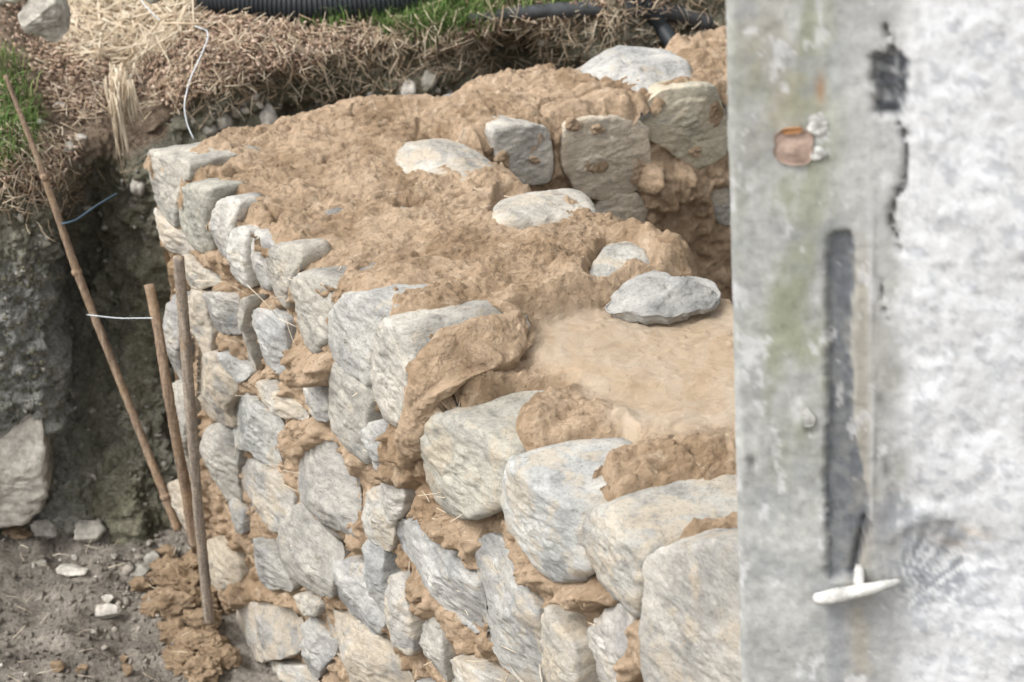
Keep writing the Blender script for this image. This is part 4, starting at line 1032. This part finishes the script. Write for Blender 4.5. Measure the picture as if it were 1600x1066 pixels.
crk = np.minimum(line_d(px, py, [(1385,40),(1392,80)]), np.minimum(line_d(px, py, [(1400,180),(1412,210),(1418,250),(1414,290),(1400,310),(1392,345),(1405,380),(1408,400)]), line_d(px, py, [(1378,440),(1380,480),(1388,500)])))
ck = np.exp(-((crk + 5 * w2 + 3 * w1) / 3.0) ** 2); h -= ck * .014
ridge = np.exp(-((px - (1360 + (py - 300) * .006)) / 2.5) ** 2) * sstep(200, 300, py) * (1 - sstep(790, 830, py)); h += ridge * .004
stick_h = np.exp(-((line_d(px, py, [(1352,815),(1342,850),(1333,900)])) / 4.5) ** 2); h -= stick_h * .012
dent = np.exp(-(((px - 1254) / 9) ** 2 + ((py - 655) / 20) ** 2)); h += .006 * dent; h -= .008 * np.exp(-(((px - 1266) / 5) ** 2 + ((py - 672) / 7) ** 2))
h -= .006 * np.exp(-(((px - 1175) / 6) ** 2 + ((py - 725) / 12) ** 2))
# brush-marked hollow low on the render
hol = np.exp(-(((px - 1475) / 75) ** 2 + ((py - 880) / 70) ** 2)); h -= .012 * hol
brow = np.exp(-((line_d(px, py, [(1390,840),(1440,800),(1490,805),(1530,850)]) + 6 * w1) / 14) ** 2); h += .006 * brow
edge_r = np.clip(1 - S_ / .012, 0, 1); h -= edge_r ** 2 * (.008 + .004 * w1)
P2 = P + h[:, None] * SN
def mixc(c, k, m): return c * (1 - m[:, None]) + np.array(k) * m[:, None]
stn = np.tile(np.array((.44, .445, .425)), (len(P), 1))
PZ = P * np.array([1, 1, .35]); w4 = fbm(PZ, 30, 5, .62, seed=140); w5 = fbm(P, 60, 4, .65, seed=141); w6 = fbm(P, 9, 4, .6, seed=142)
stn *= (1 + .22 * w4 + .15 * w5)[:, None]
stn = mixc(stn, (.30, .315, .225), sstep(-.35, .3, w3) * np.exp(-((px - 1235) / 75) ** 2) * (1 - sstep(560, 860, py)) * .9)
stn = mixc(stn, (.30, .255, .17), np.exp(-(((px - 1205) / 55) ** 2 + ((py - 130) / 120) ** 2)) * sstep(-.4, .3, w1) * .55)
stn = mixc(stn, (.30, .31, .32), sstep(.05, .5, w6) * (1 - isr) * .55)
stn = mixc(stn, (.50, .50, .49), sstep(1295, 1345, px) * .6)
stn = mixc(stn, (.36, .325, .26), np.exp(-((px - 1345) / 22) ** 2) * sstep(330, 450, py) * .7)
stn = mixc(stn, (.34, .33, .30), np.exp(-((px - 1400) / 34) ** 2) * sstep(200, 550, py) * (1 - sstep(740, 850, py)) * .75 * sstep(-.5, .2, w4))
stn = mixc(stn, (.36, .20, .10), np.exp(-(((px - 1282) / 7) ** 2 + ((py - 140) / 22) ** 2)) * .8)
stn = mixc(stn, (.75, .76, .775), isr * (1 - .3 * sstep(.0, .45, fbm(P, 14, 5, .68, seed=126))))
stn = mixc(stn, (.30, .32, .355), isr * sstep(.12, .50, fbm(P, 34, 5, .7, seed=127)) * .42)
stn = mixc(stn, (.40, .41, .42), isr * sstep(.1, .5, fbm(P, 5, 3, seed=143)) * .2)
fan = np.exp(-(((px - 1465) / 85) ** 2 + ((py - 885) / 75) ** 2) * 1.0)
th_ = np.arctan2(py - 960, px - 1390); str_ = perlin(np.stack([th_ * 14, np.hypot(px - 1390, py - 960) / 90, th_ * 0], 1))
stn = mixc(stn, (.20, .215, .24), np.clip(fan * 1.25, 0, 1) * sstep(-.45, .35, str_ + .6 * w5) * .85)
stn = mixc(stn, (.20, .21, .225), np.exp(-(((px - 1395) / 60) ** 2 + ((py - 800) / 75) ** 2)) * sstep(-.6, .2, w4 + w1) * .75)
stn = mixc(stn, (.30, .31, .33), (1 - sstep(1290, 1480, px)) * sstep(1285, 1300, px) * sstep(870, 960, py) * .75 * sstep(-.5, .2, w4))
stn = mixc(stn, (.48, .34, .17), np.exp(-(((px - 1500 - .4 * (py - 840)) / 36) ** 2 + ((py - 840) / 18) ** 2)) * sstep(-.3, .2, w1) * .75)
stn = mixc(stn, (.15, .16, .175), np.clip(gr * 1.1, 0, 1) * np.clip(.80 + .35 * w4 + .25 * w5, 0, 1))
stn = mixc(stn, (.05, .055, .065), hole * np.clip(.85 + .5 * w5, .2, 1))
stn = mixc(stn, (.10, .10, .11), sstep(.1, .4, w5) * np.exp(-(((px - 1388) / 34) ** 2 + ((py - 120) / 85) ** 2)) * .6)
stn = mixc(stn, (.09, .09, .09), ck ** 2 * .8)
stn = mixc(stn, (.07, .07, .075), np.exp(-((line_d(px, py, [(1358,818),(1345,848),(1336,885)]) + 3 * w1) / 4.5) ** 2) * .85)
stn = mixc(stn, (.12, .12, .12), np.exp(-(((px - 1384) / 7) ** 2 + ((py - 730) / 16) ** 2)) * .8 + np.exp(-(((px - 1375) / 7) ** 2 + ((py - 625) / 14) ** 2)) * .6)
stn = mixc(stn, (.12, .12, .12), np.exp(-(((px - 1174) / 5) ** 2 + ((py - 726) / 12) ** 2)) * .85)
stn = mixc(stn, (.66, .66, .66), sstep(.52, .6, fbm(P * np.array([1, 1, .5]), 26, 4, .6, seed=129)) * (1 - isr) * .6)
stn = mixc(stn, (.62, .62, .62), ridge * .6)
stn = np.clip(stn * .90, .02, .8)
o = mesh("old_render", P2, grid_faces(len(zs), len(ss_))[:, ::-1], M_PLASTER, bld, attrs={"stain": stn})
nz_ = len(zs); e_ = P2.reshape(nz_, len(ss_), 3)[:, 0]; dd_ = np.array([0, .006, .02, .05, .09, .14, .2, .27, .36])
Vs_ = (e_[:, None] - SN * dd_[None, :, None]); Vs_ = Vs_ + (SX * -1)[None, None] * (.003 * fbm(Vs_, 20, 4, seed=150))[..., None] * (dd_ > 0)[None, :, None]
mesh("side_render", Vs_.reshape(-1, 3), grid_faces(nz_, len(dd_)), M_PLASTER, bld, attrs={"stain": np.tile(np.array((.42, .42, .39)), (nz_ * len(dd_), 1)) * (1 + .2 * fbm(Vs_.reshape(-1, 3), 20, 4, seed=151))[:, None]})
# body behind the render: side, top, back
Db = .34; SD = -SN; Q = []
for z_ in (-1.5, 2.2):
    b0 = np.array([edge_x(z_), YB, z_])
    for s_, d_ in ((.012, .06), (1.6, .06), (1.6, Db), (.012, Db)): Q.append(b0 + SX * s_ + SD * d_)
mesh("masonry_core", np.array(Q), [(0, 1, 5, 4), (1, 2, 6, 5), (2, 3, 7, 6), (3, 0, 4, 7), (4, 5, 6, 7), (3, 2, 1, 0)], mat_plain("side_render", (.48, .48, .46), .9, .2, .2), bld, smooth=False)
def on_front(px, py, off=0.0):
    q = e1
    for _ in range(3): q = on_plane(px, py, np.array([edge_x(q[2]), YB, 0]) + SN * off, SN)
    return q
# whitewashed peg with its pin
V, f = tube([on_front(1276, 936, .012), on_front(1300, 932, .022), on_front(1350, 922, .024), on_front(1385, 914, .018), on_front(1407, 908, .006)], [.0095, .0115, .010, .0075, .004], 14, .006, .14, 9)
mesh("peg", V, fix_quads(f), M_PEG, bld)
V, f = tube([on_front(1343, 884, -.004), on_front(1342, 896, .006), on_front(1342, 914, .014)], [.007, .0085, .009], 12, .006, .15, 10)
mesh("pin", V, fix_quads(f), M_PEG, bld)
pf = (on_front(1240, 230, .004), SX, Z, SN)
V, f, c = stone_mesh(to_plane([(1211,212),(1225,205),(1262,204),(1268,215),(1266,256),(1244,258),(1214,248)], pf), pf, .03, .008, 951, rnd_r=.002, facet=.15, amp=.004, res=.8)
mesh("brick_fragment", V, f, M_BRICK, bld)
V, f, c = stone_mesh(to_plane([(1222,202),(1252,200),(1254,206),(1224,210)], pf), pf, .02, .010, 952, rnd_r=.003, facet=.05, amp=.001, res=.8)
mesh("brick_fragment", V, f, mat_plain("rusty_brick", (.36, .19, .09), .9, .1, .2), bld)
for k, pl_ in enumerate(([(1264,185),(1285,178),(1296,200),(1290,216),(1276,222),(1266,206)], [(1266,232),(1284,230),(1290,243),(1274,254),(1266,248)])):
    V, f, c = stone_mesh(to_plane(pl_, pf), pf, .03, .010, 960 + k, rnd_r=.006, facet=.3, amp=.006, res=.8)
    mesh("plaster_lump", V, f, M_PEG, bld)
V, f, c = stone_mesh(to_plane([(1254,640),(1262,642),(1272,655),(1268,668),(1256,668),(1252,655)], pf), pf, .02, .006, 970, rnd_r=.004, facet=.2, amp=.002, res=.8)
mesh("plaster_lump", V, f, M_PEG, bld)
print("objects", len(bpy.data.objects), "tris", sum(len(o.data.polygons) * 2 for o in bpy.data.objects if o.type == 'MESH'))
